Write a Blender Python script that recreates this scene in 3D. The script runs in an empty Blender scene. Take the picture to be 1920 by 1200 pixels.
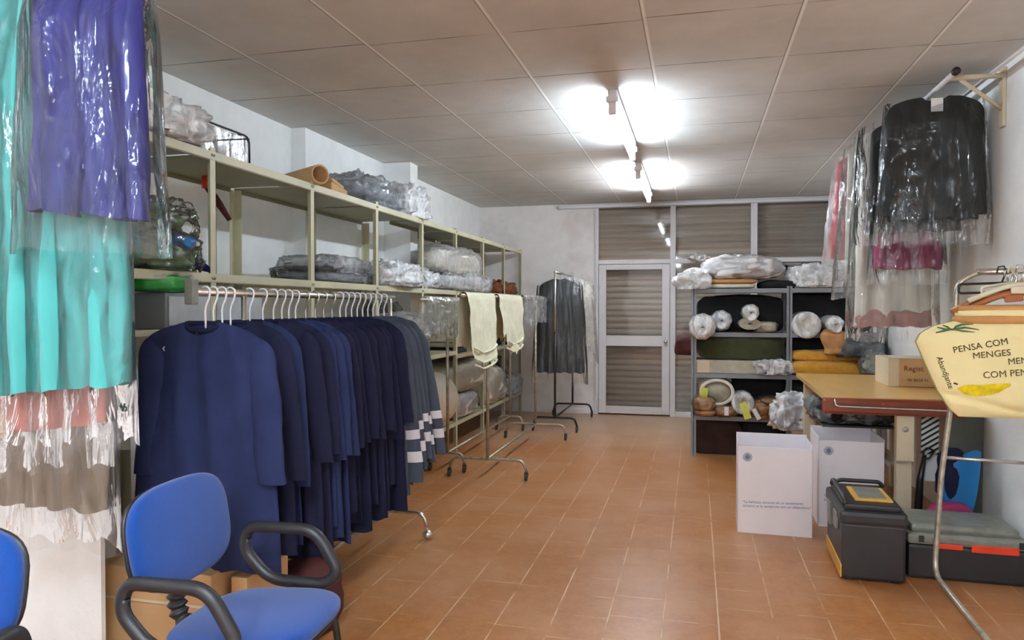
import bpy, bmesh, math, random
from mathutils import Vector, Matrix, noise

# ------------------------------------------------------------------ camera, world, exposure
sc = bpy.context.scene
COL = sc.collection
PI = math.pi
FPX, CAMZ = 1370.0, 1.46
cam_d = bpy.data.cameras.new('camera'); cam_d.sensor_width = 36.0; cam_d.lens = FPX / 1920 * 36
cam_d.clip_start = .05
cam = bpy.data.objects.new('camera', cam_d); COL.objects.link(cam); sc.camera = cam
cam.location = (0, 0, CAMZ)
cam.rotation_euler = (PI / 2 - math.atan(24 / FPX), 0, math.atan(345 / FPX))
w = bpy.data.worlds.new('world'); sc.world = w; w.use_nodes = True
w.node_tree.nodes['Background'].inputs[0].default_value = (.75, .85, 1, 1)
w.node_tree.nodes['Background'].inputs[1].default_value = .3
sc.view_settings.view_transform = 'Standard'; sc.view_settings.look = 'None'
sc.view_settings.exposure = 2.05; sc.view_settings.gamma = 1.0; sc.view_settings.use_curve_mapping = False
try:
    sc.cycles.use_denoising = True
    sc.cycles.max_bounces = 10; sc.cycles.diffuse_bounces = 5; sc.cycles.transparent_max_bounces = 32
    sc.cycles.sample_clamp_indirect = 6.0; sc.cycles.caustics_reflective = False; sc.cycles.caustics_refractive = False
except Exception: pass
TUBE = 33.0        # radiance of the fluorescent tubes
H = 2.87; XR = 1.72; YB = 9.95; YF = -4.2

# ------------------------------------------------------------------ materials
def lin(c):
    return tuple((x / 255 / 12.92 if x / 255 <= .04045 else ((x / 255 + .055) / 1.055) ** 2.4) for x in c) + (1,)
class NT:
    def __init__(s, name):
        s.m = bpy.data.materials.new(name); s.m.use_nodes = True; s.t = s.m.node_tree; s.t.nodes.clear()
        s.out = s.t.nodes.new('ShaderNodeOutputMaterial')
    def n(s, typ, ins=None, **props):
        nd = s.t.nodes.new('ShaderNode' + typ)
        for k, v in props.items(): setattr(nd, k, v)
        for k, v in (ins or {}).items(): s.put(nd, k, v)
        return nd
    def put(s, nd, k, v):
        i = nd.inputs[k]
        if isinstance(v, bpy.types.NodeSocket): s.t.links.new(v, i)
        elif isinstance(v, bpy.types.Node): s.t.links.new(v.outputs[0], i)
        else: i.default_value = v
    def math(s, op, a, b=0.0, c=0.0, clamp=False):
        nd = s.n('Math', operation=op, use_clamp=clamp)
        for k, v in enumerate((a, b, c)): s.put(nd, k, v)
        return nd.outputs[0]
    def mix(s, fac, a, b):
        nd = s.n('Mix', data_type='RGBA'); s.put(nd, 0, fac); s.put(nd, 6, a); s.put(nd, 7, b); return nd.outputs[2]
    def obj(s, scale=(1, 1, 1)):
        tc = s.n('TexCoord'); mp = s.n('Mapping', {'Vector': tc.outputs['Object'], 'Scale': scale}); return mp.outputs[0]
    def noise(s, vec, scale, detail=4, rough=.55, dist=0.0):
        return s.n('TexNoise', {'Vector': vec, 'Scale': scale, 'Detail': detail, 'Roughness': rough, 'Distortion': dist}).outputs[0]
    def ramp(s, v, a, b):
        return s.n('MapRange', {0: v, 1: a, 2: b}, clamp=True).outputs[0]
    def done(s, shader):
        s.t.links.new(shader.outputs[0] if isinstance(shader, bpy.types.Node) else shader, s.out.inputs[0]); return s.m
def plain(name, c, rough=.6, metal=0.0, var=.12, scale=8, bump=.0, bscale=60, spec=.5, sheen=0.0, stretch=(1, 1, 1), coat=0.0):
    t = NT(name); v = t.obj(stretch); c1 = lin(c); f = t.noise(v, scale)
    dark = tuple(x * (1 - var) for x in c1[:3]) + (1,); lite = tuple(min(1, x * (1 + var)) for x in c1[:3]) + (1,)
    b = t.n('BsdfPrincipled', {'Base Color': t.mix(t.ramp(f, .3, .7), dark, lite), 'Roughness': rough, 'Metallic': metal,
                               'Specular IOR Level': spec, 'Sheen Weight': sheen, 'Coat Weight': coat})
    if bump: t.put(b, 'Normal', t.n('Bump', {'Strength': bump, 'Distance': .01, 'Height': t.noise(v, bscale, 5)}).outputs[0])
    return t.done(b)
def film(name, tint=(255, 255, 255), milk=.12, rough=.13, gloss=1.0, bump=1.0, scale=7, dif=.5):
    """thin clear polythene: mostly see-through, a little milky, crumpled and shiny"""
    t = NT(name); v = t.obj((1, 1, .35))
    h1 = t.noise(v, scale, 4, .5, 1.2)
    h2 = t.math('ABSOLUTE', t.math('SUBTRACT', t.noise(t.n('Mapping', {'Vector': v, 'Rotation': (0, .35, 0)}).outputs[0], scale * .6, 2, .5, 1.0), .5))
    hh = t.math('SUBTRACT', h1, t.math('MULTIPLY', h2, 1.6))
    nm = t.n('Bump', {'Strength': bump * .8, 'Distance': .03, 'Height': hh}).outputs[0]
    tr = t.n('BsdfTransparent', {0: tuple(.93 + .06 * x for x in lin(tint)[:3]) + (1,)})
    df = t.n('AddShader'); t.put(df, 0, t.n('BsdfDiffuse', {0: tuple(dif * x for x in lin(tint)[:3]) + (1,), 2: nm})); t.put(df, 1, t.n('BsdfTranslucent', {0: tuple((.95 - dif) * x for x in lin(tint)[:3]) + (1,)}))
    lw = t.n('LayerWeight', {'Blend': .35, 'Normal': nm})
    mf = t.math('ADD', milk * .6, t.math('MULTIPLY', t.ramp(h1, .45, .7), milk), clamp=True)
    m1 = t.n('MixShader', {0: mf}); t.put(m1, 1, tr); t.put(m1, 2, df)
    fr = t.n('Fresnel', {'IOR': 1.5, 'Normal': nm})
    m2 = t.n('MixShader', {0: t.math('MULTIPLY', fr.outputs[0], gloss, clamp=True)}); t.put(m2, 1, m1)
    t.put(m2, 2, t.n('BsdfGlossy', {'Color': (1, 1, 1, 1), 'Roughness': rough, 'Normal': nm}))
    return t.done(m2)
def emit(name, c, s):
    t = NT(name); return t.done(t.n('Emission', {0: lin(c), 1: s}))

def floor_material():
    t = NT('terracotta tiles'); tc = t.n('TexCoord').outputs['Object']
    sp = t.n('SeparateXYZ', {0: tc}); x, y = sp.outputs[0], sp.outputs[1]; P = .2495
    cx = t.math('DIVIDE', t.math('SUBTRACT', x, .106), P); ci = t.math('FLOOR', cx)
    off = t.n('TexWhiteNoise', {'Vector': t.n('CombineXYZ', {0: ci}).outputs[0]}, noise_dimensions='3D').outputs[0]
    cy = t.math('ADD', t.math('DIVIDE', y, P), t.math('MULTIPLY', off, .5)); ri = t.math('FLOOR', cy)
    def near(c, wd):
        f = t.math('FRACT', c); d = t.math('MINIMUM', f, t.math('SUBTRACT', 1.0, f)); return t.math('SUBTRACT', 1.0, t.ramp(d, wd * .4, wd))
    lx, ly = near(cx, .019), near(cy, .017)
    n1 = t.noise(tc, 1.7, 3); n2 = t.noise(tc, 13, 6, .65); n3 = t.noise(tc, 42, 4)
    gx = t.math('MULTIPLY', lx, t.ramp(t.noise(tc, 4.5, 3), .38, .56)); gy = t.math('MULTIPLY', ly, t.ramp(t.noise(tc, 3.6, 3), .50, .62))
    g = t.math('MULTIPLY', t.math('MAXIMUM', gx, gy), .75)
    tv = t.n('TexWhiteNoise', {'Vector': t.n('CombineXYZ', {0: ci, 1: ri}).outputs[0]}, noise_dimensions='3D').outputs[0]
    col = t.mix(t.ramp(n2, .3, .72), lin((160, 98, 46)), lin((190, 130, 78)))
    col = t.mix(t.math('MULTIPLY', t.ramp(n3, .45, .75), .35), col, lin((200, 148, 102)))
    col = t.mix(t.math('MULTIPLY', tv, .22), col, lin((146, 84, 40)))
    col = t.mix(t.math('MULTIPLY', t.ramp(n1, .42, .62), .45), col, lin((194, 144, 108)))
    worn = t.ramp(t.math('ADD', y, t.math('MULTIPLY', n1, 1.2)), 7.9, 9.4)
    col = t.mix(t.math('MULTIPLY', worn, .55), col, lin((206, 180, 152)))
    col = t.mix(t.math('MULTIPLY', g, t.math('SUBTRACT', 1.0, t.math('MULTIPLY', worn, .8))), col, lin((226, 192, 156)))
    b = t.n('BsdfPrincipled', {'Base Color': col, 'Roughness': t.math('ADD', .22, t.math('MULTIPLY', n2, .22)), 'Specular IOR Level': .55})
    t.put(b, 'Normal', t.n('Bump', {'Strength': .25, 'Distance': .004, 'Height': t.math('SUBTRACT', t.math('MULTIPLY', n2, .5), g)}).outputs[0])
    return t.done(b)
def ceiling_material():
    t = NT('ceiling boards'); tc = t.n('TexCoord').outputs['Object']
    sp = t.n('SeparateXYZ', {0: tc}); x, y = sp.outputs[0], sp.outputs[1]; P = .735
    cx = t.math('DIVIDE', t.math('ADD', x, .25), P); ci = t.math('FLOOR', cx)
    off = t.n('TexWhiteNoise', {'Vector': t.n('CombineXYZ', {0: ci}).outputs[0]}, noise_dimensions='3D').outputs[0]
    cy = t.math('ADD', t.math('DIVIDE', t.math('SUBTRACT', y, 3.68), .74), t.math('MULTIPLY', off, .1))
    def near(c, wd):
        f = t.math('FRACT', c); d = t.math('MINIMUM', f, t.math('SUBTRACT', 1.0, f)); return t.math('SUBTRACT', 1.0, t.ramp(d, wd * .5, wd))
    n1 = t.noise(tc, 2.2, 4); n2 = t.noise(tc, 9, 5)
    col = t.mix(t.ramp(n1, .35, .65), lin((208, 204, 198)), lin((220, 217, 212)))
    col = t.mix(t.math('MULTIPLY', t.ramp(n2, .5, .8), .3), col, lin((230, 226, 220)))
    col = t.mix(t.math('MULTIPLY', near(cy, .009), t.ramp(t.noise(tc, 3.1, 2), .3, .6)), col, lin((118, 104, 88)))
    col = t.mix(near(t.math('ADD', cx, .014), .006), col, lin((150, 142, 130)))
    col = t.mix(t.math('MULTIPLY', near(cx, .014), t.ramp(t.noise(tc, 2.4, 2), .2, .45)), col, lin((252, 250, 246)))
    b = t.n('BsdfPrincipled', {'Base Color': col, 'Roughness': .8})
    t.put(b, 'Normal', t.n('Bump', {'Strength': .3, 'Distance': .004, 'Height': t.noise(tc, 80, 4)}).outputs[0])
    return t.done(b)
def wall_material(name, c, stain, amt=.3):
    t = NT(name); tc = t.obj(); n1 = t.noise(tc, 1.6, 5, .6); n2 = t.noise(tc, 7, 5)
    col = t.mix(t.ramp(n2, .35, .75), lin(c), lin(tuple(min(255, x + 8) for x in c)))
    col = t.mix(t.math('MULTIPLY', t.ramp(n1, .5, .75), amt), col, lin(stain))
    b = t.n('BsdfPrincipled', {'Base Color': col, 'Roughness': .75})
    t.put(b, 'Normal', t.n('Bump', {'Strength': .35, 'Distance': .006, 'Height': t.noise(tc, 45, 5)}).outputs[0])
    return t.done(b)
M = dict(
    floor=floor_material(), ceiling=ceiling_material(),
    wall=wall_material('white plaster', (244, 244, 242), (222, 219, 214), .25),
    wallb=wall_material('stained plaster', (236, 232, 230), (196, 178, 170), .5),
    alu=plain('white painted aluminium', (226, 224, 226), .45, var=.03),
    cream=plain('cream enamelled steel', (205, 200, 168), .42, var=.10, scale=3, spec=.4),
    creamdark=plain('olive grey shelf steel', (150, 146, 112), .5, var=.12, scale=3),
    steel=plain('grey enamelled steel', (140, 142, 146), .5, var=.08, scale=4),
    chrome=plain('dull chrome', (214, 210, 202), .24, metal=.9, var=.2, scale=20),
    oldchrome=plain('worn plated tube', (176, 168, 152), .38, metal=.65, var=.3, scale=25),
    blackmetal=plain('black metal', (30, 29, 31), .4, var=.2),
    blackplastic=plain('black plastic', (42, 40, 42), .42, var=.1, bump=.08, bscale=300),
    rubber=plain('dark rubber', (60, 58, 54), .7),
    shutter=plain('shutter steel', (206, 192, 178), .45, metal=.0, var=.12, scale=1.5, stretch=(.3, 1, 8)),
    navy=plain('navy cotton', (42, 49, 84), .9, var=.2, scale=3, bump=.25, bscale=240, sheen=.0, spec=.2),
    navydark=plain('dark navy cotton', (30, 31, 54), .9, var=.18, scale=3, bump=.25, bscale=240, sheen=.0, spec=.2),
    charcoal=plain('charcoal work cloth', (70, 76, 88), .8, var=.15, scale=4, bump=.25, bscale=200, sheen=.0, spec=.3),
    reflective=plain('silver reflective tape', (214, 208, 212), .35, var=.05),
    turquoise=plain('turquoise jersey', (86, 178, 174), .85, var=.06, scale=2, sheen=.2, spec=.2),
    violet=plain('violet blue satin', (36, 37, 116), .65, var=.25, scale=3, spec=.4),
    coral=plain('coral cloth', (232, 112, 100), .8, var=.12),
    pink=plain('salmon pink cloth', (232, 142, 130), .85, var=.08, scale=3),
    ivorylight=plain('off white dress cloth', (244, 238, 224), .85, var=.03),
    palepink=plain('pale rose cloth', (206, 160, 154), .85),
    beige=plain('beige cloth', (166, 144, 122), .85, var=.10, scale=2),
    white_pl=plain('white wire coating', (240, 236, 236), .35, var=.02),
    chairblue=plain('royal blue upholstery', (20, 68, 144), .92, var=.08, scale=4, bump=.35, bscale=420, sheen=.3, spec=.15),
    cardboard=plain('brown cardboard', (206, 166, 118), .85, var=.06, scale=5, bump=.1, bscale=90),
    cardlight=plain('pale cardboard', (216, 200, 172), .85, var=.05, scale=5),
    darkbrown=plain('dark brown cloth', (58, 38, 32), .9, var=.3),
    lightgrey=plain('light grey card', (196, 198, 198), .6),
    darkred=plain('dark red cloth', (72, 22, 20), .8, var=.2),
    whitecard=plain('white carton board', (244, 238, 242), .6, var=.02),
    ink=plain('blue grey ink', (116, 122, 160), .7, var=.05),
    inkpale=plain('pale stamp ink', (178, 184, 198), .7, var=.08, scale=60),
    creamcloth=plain('cream knitted cloth', (232, 228, 196), .95, var=.05, scale=6, bump=.8, bscale=120, sheen=.2),
    ivory=plain('ivory quilt', (232, 224, 206), .9, var=.06, scale=5, bump=.3, bscale=60),
    whitecloth=plain('white laundry', (234, 232, 232), .8, var=.04, scale=6, bump=.4, bscale=25),
    whitebag=plain('white carrier plastic', (232, 236, 238), .28, var=.04, scale=6, bump=.7, bscale=14),
    greycloth=plain('grey folded cloth', (136, 138, 148), .85, var=.35, scale=12),
    greencloth=plain('green printed cloth', (88, 112, 66), .7, var=.5, scale=14),
    limegreen=plain('bright green plastic', (36, 188, 62), .35, var=.2, scale=9, bump=.5, bscale=18),
    bluepl=plain('blue plastic', (38, 116, 176), .35, var=.12, scale=6),
    skyblue=plain('pale blue cloth', (168, 190, 214), .6, var=.1),
    purplecloth=plain('dark purple cloth', (64, 34, 84), .6, var=.2),
    brown=plain('brown leather', (122, 66, 34), .5, var=.4, scale=16, bump=.5, bscale=30),
    graphite=plain('graphite gown cloth', (64, 72, 76), .7, var=.2, scale=6, spec=.4),
    jacket=plain('black green wool', (20, 26, 28), .8, var=.2, scale=6),
    magenta=plain('raspberry cloth', (150, 34, 86), .7, var=.15, scale=6),
    red=plain('bright red cloth', (214, 28, 42), .7, var=.12),
    bagwhite=plain('white garment cloth', (226, 218, 202), .85, var=.05, scale=3),
    yellowcloth=plain('pale yellow canvas', (252, 236, 176), .85, var=.04, scale=5, bump=.15, bscale=200),
    tan=plain('tan cloth', (206, 150, 92), .85, var=.12),
    printbrown=plain('brown print', (96, 74, 34), .8), printyellow=plain('yellow print', (236, 204, 20), .8, var=.25, scale=30),
    printgreen=plain('green print', (92, 112, 72), .8, var=.3, scale=30),
    olive=plain('olive fleece', (58, 62, 30), .95, var=.2, scale=14, bump=.6, bscale=70, sheen=.3),
    mustard=plain('mustard boucle', (226, 162, 56), .95, var=.1, scale=30, bump=.9, bscale=90, sheen=.2),
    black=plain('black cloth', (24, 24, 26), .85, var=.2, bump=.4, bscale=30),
    greige=plain('greige rolled cloth', (188, 180, 160), .85, var=.15, scale=14),
    woodtop=plain('golden melamine', (222, 176, 104), .3, var=.06, scale=4, stretch=(8, 1, 1)),
    mahogany=plain('reddish brown edging', (124, 52, 28), .3, var=.15, scale=5),
    kraft=plain('kraft wrapped cloth', (196, 142, 88), .5, var=.2, scale=10, bump=.5, bscale=20),
    lime=plain('yellow green paper tag', (222, 220, 96), .6, var=.04), paper=plain('white paper', (240, 238, 236), .6, var=.02),
    orange=plain('orange red plastic', (226, 66, 34), .4), toolyellow=plain('yellow plastic', (226, 172, 72), .4),
    toolgrey=plain('scuffed grey plastic', (128, 130, 120), .4, var=.25, scale=12),
    darkpanel=plain('dark green grey panel', (72, 76, 70), .5, var=.25, scale=3),
    hangerbrown=plain('caramel plastic', (176, 110, 64), .3, var=.15),
    hangerclear=plain('ivory plastic hanger', (226, 218, 190), .25, var=.05),
    tube=emit('lit fluorescent tube', (222, 240, 255), TUBE),
    tubeadded=emit('added unseen fluorescent tube near the camera', (222, 240, 255), TUBE * 3.5),
    tubedim=emit('lit fluorescent tube over entrance', (232, 240, 250), TUBE * 1.0),
    film=film('clear polythene', milk=.07, rough=.09, bump=1.5, gloss=1.1), filmmilky=film('milky polythene', milk=.34, rough=.2, dif=.65, gloss=.7),
    filmdense=film('crumpled thick polythene', milk=.85, rough=.22, scale=11, dif=.85, gloss=.4, bump=.8), filmclear=film('very clear polythene', milk=.02, rough=.09, gloss=.9, bump=1.5), filmpale=film('faint polythene', milk=.05, gloss=.75, rough=.1, bump=1.2),
    filmgrey=film('greyish polythene', (215, 222, 226), milk=.35, rough=.16, scale=9, dif=.7, gloss=.6),
)
def glass_mat():
    t = NT('window glass'); f = t.n('Fresnel', {'IOR': 1.45}); m = t.n('MixShader', {0: f})
    t.put(m, 1, t.n('BsdfTransparent', {0: (.95, .95, .94, 1)})); t.put(m, 2, t.n('BsdfGlossy', {'Roughness': .04})); return t.done(m)
M['glass'] = glass_mat()
def stripes_mat():
    t = NT('black and white striped card'); v = t.n('Mapping', {'Vector': t.n('TexCoord').outputs['Object'], 'Rotation': (0, .6, 0)}).outputs[0]
    z = t.n('SeparateXYZ', {0: v}).outputs[2]; f = t.math('GREATER_THAN', t.math('FRACT', t.math('MULTIPLY', z, 34.0)), .45)
    return t.done(t.n('BsdfPrincipled', {'Base Color': t.mix(f, lin((28, 27, 27)), lin((216, 218, 216))), 'Roughness': .5}))
M['stripes'] = stripes_mat()

# ------------------------------------------------------------------ mesh builder
def fnoise(x, y, z, o=3):
    return noise.fractal(Vector((x, y, z)), 1.0, 2.0, o)
class MB:
    def __init__(s): s.v = []; s.f = []; s.mi = []; s.sm = []
    def add(s, v, f, mi=0, smooth=True, R=None):
        b = len(s.v); s.v += [tuple(R @ Vector(p)) if R else tuple(p) for p in v]
        s.f += [tuple(b + i for i in q) for q in f]; s.mi += [mi] * len(f); s.sm += [smooth] * len(f); return s
    def box(s, lo, hi, bev=0.0, mi=0, R=None, smooth=False):
        bm = bmesh.new(); bmesh.ops.create_cube(bm, size=1)
        for v in bm.verts: v.co = Vector([lo[k] + (v.co[k] + .5) * (hi[k] - lo[k]) for k in range(3)])
        if bev: bmesh.ops.bevel(bm, geom=list(bm.edges), offset=min(bev, .49 * min(abs(hi[k] - lo[k]) for k in range(3))), segments=2, affect='EDGES', profile=.6)
        bm.verts.index_update(); s.add([v.co[:] for v in bm.verts], [[v.index for v in f.verts] for f in bm.faces], mi, smooth, R); bm.free(); return s
    def tube(s, pts, r, n=10, mi=0, closed=False, R=None):
        pts = [Vector(p) for p in pts]; N = len(pts); rr = r if isinstance(r, (list, tuple)) else [r] * N
        V = []; F = []; t0 = (pts[1] - pts[0]).normalized(); up = Vector((0, 0, 1)) if abs(t0.z) < .9 else Vector((1, 0, 0)); nx = t0.cross(up).normalized()
        for i, p in enumerate(pts):
            a = pts[(i - 1) % N] if (i or closed) else pts[0]; b = pts[(i + 1) % N] if (i < N - 1 or closed) else pts[-1]
            t = (b - a).normalized(); nx = (nx - t * nx.dot(t)); nx = nx.normalized() if nx.length > 1e-6 else t.orthogonal().normalized(); ny = t.cross(nx)
            for k in range(n):
                an = 2 * PI * k / n; V.append(p + (nx * math.cos(an) + ny * math.sin(an)) * rr[i])
        for i in range(N if closed else N - 1):
            j = (i + 1) % N
            for k in range(n): F.append((i * n + k, i * n + (k + 1) % n, j * n + (k + 1) % n, j * n + k))
        if not closed: F.append(tuple(range(n))[::-1]); F.append(tuple((N - 1) * n + k for k in range(n)))
        return s.add(V, F, mi, True, R)
    def lathe(s, prof, c=(0, 0, 0), n=24, mi=0, axis='z', R=None, sx=1, sy=1, smooth=True):
        V = []; F = []
        for r, z in prof:
            for k in range(n):
                a = 2 * PI * k / n; p = (r * math.cos(a) * sx, r * math.sin(a) * sy, z)
                if axis == 'y': p = (p[0], p[2], p[1])
                if axis == 'x': p = (p[2], p[0], p[1])
                V.append((c[0] + p[0], c[1] + p[1], c[2] + p[2]))
        for i in range(len(prof) - 1):
            for k in range(n): F.append((i * n + k, i * n + (k + 1) % n, (i + 1) * n + (k + 1) % n, (i + 1) * n + k))
        F.append(tuple(range(n))); F.append(tuple((len(prof) - 1) * n + k for k in range(n)))
        return s.add(V, F, mi, smooth, R)
    def grid(s, fn, nu, nv, mi=0, R=None, wrap=False):
        V = [fn(i / nu, j / nv) for j in range(nv + 1) for i in range(nu + 1)]
        F = [(j * (nu + 1) + i, j * (nu + 1) + i + 1, (j + 1) * (nu + 1) + i + 1, (j + 1) * (nu + 1) + i) for j in range(nv) for i in range(nu)]
        return s.add(V, F, mi, True, R)
    def blob(s, c, h, seed=0, p=.6, wr=.02, fq=6, nu=48, nv=26, flat=None, R=None, ridge=0.0, mi=0):
        """soft bundle: super-ellipsoid pushed about by noise"""
        def sg(x, e): return math.copysign(abs(x) ** e, x)
        def fn(u, v):
            a, b = 2 * PI * u, PI * (v - .5)
            if u >= 1: a = 0
            d = Vector((sg(math.cos(b), p) * sg(math.cos(a), p) * h[0], sg(math.cos(b), p) * sg(math.sin(a), p) * h[1], sg(math.sin(b), p) * h[2]))
            q = Vector((d.x * fq + seed * 7.3, d.y * fq + seed, d.z * fq * 1.4)); nz = noise.fractal(q, 1, 2, 4)
            if ridge: nz += ridge * (1 - 2 * abs(noise.noise(q * 1.3)))
            k = d.normalized() * wr * nz if d.length > 0 else Vector(); d = d + k
            if flat is not None: d.z = max(d.z, -h[2] * flat)
            return (c[0] + d.x, c[1] + d.y, c[2] + d.z)
        return s.grid(fn, nu, nv, mi, R)
    def obj(s, name, mats, parent=None, world=False, merge=1e-5):
        me = bpy.data.meshes.new(name); V = s.v
        if parent is not None and world:
            Mi = (Matrix.Translation(parent.location) @ parent.rotation_euler.to_matrix().to_4x4()).inverted(); V = [tuple(Mi @ Vector(p)) for p in V]
        me.from_pydata(V, [], s.f)
        for m in (mats if isinstance(mats, (list, tuple)) else [mats]): me.materials.append(M[m])
        me.polygons.foreach_set('material_index', s.mi); me.polygons.foreach_set('use_smooth', s.sm)
        bm = bmesh.new(); bm.from_mesh(me); bmesh.ops.remove_doubles(bm, verts=bm.verts, dist=merge)
        bmesh.ops.recalc_face_normals(bm, faces=bm.faces); bm.to_mesh(me); bm.free(); me.update()
        o = bpy.data.objects.new(name, me); COL.objects.link(o)
        if parent is not None: o.parent = parent
        return o
def tag(o, label=None, cat=None, group=None, kind=None):
    for k, v in (('label', label), ('category', cat), ('group', group), ('kind', kind)):
        if v: o[k] = v
    return o
def thing(name, label, cat, loc=(0, 0, 0), rz=0.0, group=None):
    o = bpy.data.objects.new(name, None); o.empty_display_size = .1; COL.objects.link(o); o.location = loc; o.rotation_euler = (0, 0, rz)
    return tag(o, label, cat, group)
def struct(name, mb, m): return tag(mb.obj(name, m), kind='structure')
def single(name, mb, m, label, cat, group=None, loc=(0, 0, 0), rz=0.0):
    o = mb.obj(name, m); o.location = loc; o.rotation_euler = (0, 0, rz); return tag(o, label, cat, group)
def fillet(pts, r, n=6, closed=False):
    pts = [Vector(p) for p in pts]; N = len(pts); out = []
    for i, p in enumerate(pts):
        if not closed and i in (0, N - 1): out.append(p); continue
        a, b = pts[(i - 1) % N] - p, pts[(i + 1) % N] - p; d = min(r, a.length * .49, b.length * .49); A = p + a.normalized() * d; B = p + b.normalized() * d
        for k in range(n + 1):
            t = k / n; out.append(A * (1 - t) ** 2 + p * 2 * t * (1 - t) + B * t * t)
    return out
def rot(ax, a): return Matrix.Rotation(a, 4, ax)
def sheetpair(mb, W0, W1, z0, z1, slope, T, seed, fold=.012, nf=5, neck=.07, nu=40, nv=30, cx=0.0, cy=0.0, dip=.04, crumple=0.0, cfq=14, hem=.01, skew=0.0, corner=.035, gap=0.0, sides=(1, -1), e=4):
    """hanging garment or bag: front and back sheets, shoulders falling to the sides, folds deepening to the hem"""
    for sd in sides:
        def fn(a, v):
            u = a * 2 - 1; x0 = u * W0 / 2; hw = (W0 + (W1 - W0) * v ** .8) / 2; x = u * hw
            top = z0 - slope * max(0, abs(x0) - neck) - corner * abs(u) ** 8
            if abs(x0) < neck: top -= dip * (1 - (x0 / neck) ** 2) * (1 if sd < 0 else .35)
            bot = z1 + hem * (fnoise(u * 2.5, seed * 3.1, 0) + .5 * math.sin(nf * PI * u + seed)) + skew * u
            z = top + (bot - top) * v; ed = max(0.0, 1 - abs(u) ** e) ** .5
            y = sd * (T / 2 + gap) * ed * (.3 + .7 * min(1, v * 4 + .15)) + fold * (v ** .8) * (.55 * math.sin(nf * PI * u * (1 + .25 * math.sin(u * 2 + seed)) + seed * 2 + .8 * math.sin(v * 3 + seed)) + .9 * fnoise(u * nf * .8, v * .7, seed * 2.7)) + fold * .8 * fnoise(u * 3, v * 2.2, seed)
            if crumple:
                low = .25 + .4 * max(0, v * 6 - 5); cz = cfq * .2
                q = Vector((x * cfq * .55, z * cz * .5, seed * 5 + sd)); r = 1 - 2 * abs(noise.noise(q)); r2 = 1 - 2 * abs(noise.noise(Vector((x * cfq, z * cfq * .6, seed))))
                y += crumple * (.7 * r + .35 * low * r2) * (.35 + .65 * ed); x += crumple * .5 * noise.noise(q * 1.7 + Vector((9, 3, 1)))
            return (cx + x, cy + y, z)
        mb.grid(fn, nu, nv)
    return mb
def sleeve(mb, sx, x0, z0, x1, z1, r0, r1, T, seed, yo=0.0, t0=0.0, t1=1.0, grow=0.0, n=16, m=22):
    """one sleeve hanging from the shoulder; t0..t1 picks a band of it"""
    V = []; F = []
    rows = [t0 + (t1 - t0) * (j / m) ** (1.8 if t0 == 0 else 1) for j in range(m + 1)]
    for t in rows:
        s_ = t ** .7; x = sx * (x0 + (x1 - x0) * s_); z = z0 + (z1 - z0) * t; cap = max(.05, (1 - (1 - t / .16) ** 2)) ** .5 if t < .16 else 1
        rx = (r0 + (r1 - r0) * t) * cap + grow; ry = rx * T + grow
        for k in range(n):
            a = 2 * PI * k / n; w_ = 1 + .13 * fnoise(math.cos(a) * 1.5 + seed, math.sin(a) * 1.5, t * 5)
            V.append((x + rx * w_ * math.cos(a), yo + ry * w_ * math.sin(a) + .012 * math.sin(t * 4 + seed), z + .02 * math.cos(a) * sx * (1 - t)))
    for j in range(m):
        for k in range(n): F.append((j * n + k, j * n + (k + 1) % n, (j + 1) * n + (k + 1) % n, (j + 1) * n + k))
    if t0 == 0: F.append(tuple(range(n)))
    return mb.add(V, F)
def text(name, body, m, size, parent, mat_world, surf=None, ext=.0006, align='LEFT'):
    """flat lettering laid on a surface"""
    cu = bpy.data.curves.new(name, 'FONT'); cu.body = body; cu.size = size; cu.align_x = align; cu.extrude = ext; cu.resolution_u = 3
    t_ = bpy.data.objects.new('tmp', cu); COL.objects.link(t_); dg = bpy.context.evaluated_depsgraph_get()
    me = bpy.data.meshes.new_from_object(t_.evaluated_get(dg)); bpy.data.objects.remove(t_); bpy.data.curves.remove(cu)
    me.name = name; me.transform(mat_world)
    if surf:
        for v in me.vertices: v.co.y = surf(v.co.x, v.co.z) - .003 + (.0006 if v.index % 2 else 0)
    Mi = (Matrix.Translation(parent.location) @ parent.rotation_euler.to_matrix().to_4x4()).inverted(); me.transform(Mi)
    me.materials.clear(); me.materials.append(M[m]); o = bpy.data.objects.new(name, me); COL.objects.link(o); o.parent = parent; return o

# ------------------------------------------------------------------ room
struct('floor', MB().box((-3.4, YF, -.1), (XR + .2, 10.3, 0)), 'floor')
struct('ceiling', MB().box((-3.4, YF, H), (XR + .2, 10.3, H + .1)), 'ceiling')
struct('wall_left', MB().box((-3.4, YF, 0), (-3.10, 5.19, H)).box((-3.4, 5.19, 0), (-2.98, YB + .3, H)).box((-2.98, 6.67, 0), (-2.70, 6.86, H)), 'wall')
struct('wall_right', MB().box((XR, YF, 0), (XR + .2, YB + .3, H)), 'wall')
struct('wall_front', MB().box((-3.4, YF - .2, 0), (XR + .2, YF, H)), 'wall')
struct('wall_back', MB().box((-2.98, YB, 0), (-1.345, YB + .25, H)).box((-1.345, YB, 2.855), (XR, YB + .25, H)), 'wallb')
struct('wall_return', MB().box((-3.10, 2.27, 0), (-2.165, 2.29, H)), 'wall')
struct('baseboard_back', MB().box((-2.98, YB - .012, 0), (-1.345, YB, .07), .004), 'wallb')
struct('trim_1', MB().box((-1.82, 9.86, 2.80), (XR - .01, 9.91, 2.845), .012).box((-1.6, 9.90, 2.82), (-1.55, YB, 2.84)).box((1.4, 9.90, 2.82), (1.45, YB, 2.84)), 'alu')
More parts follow.
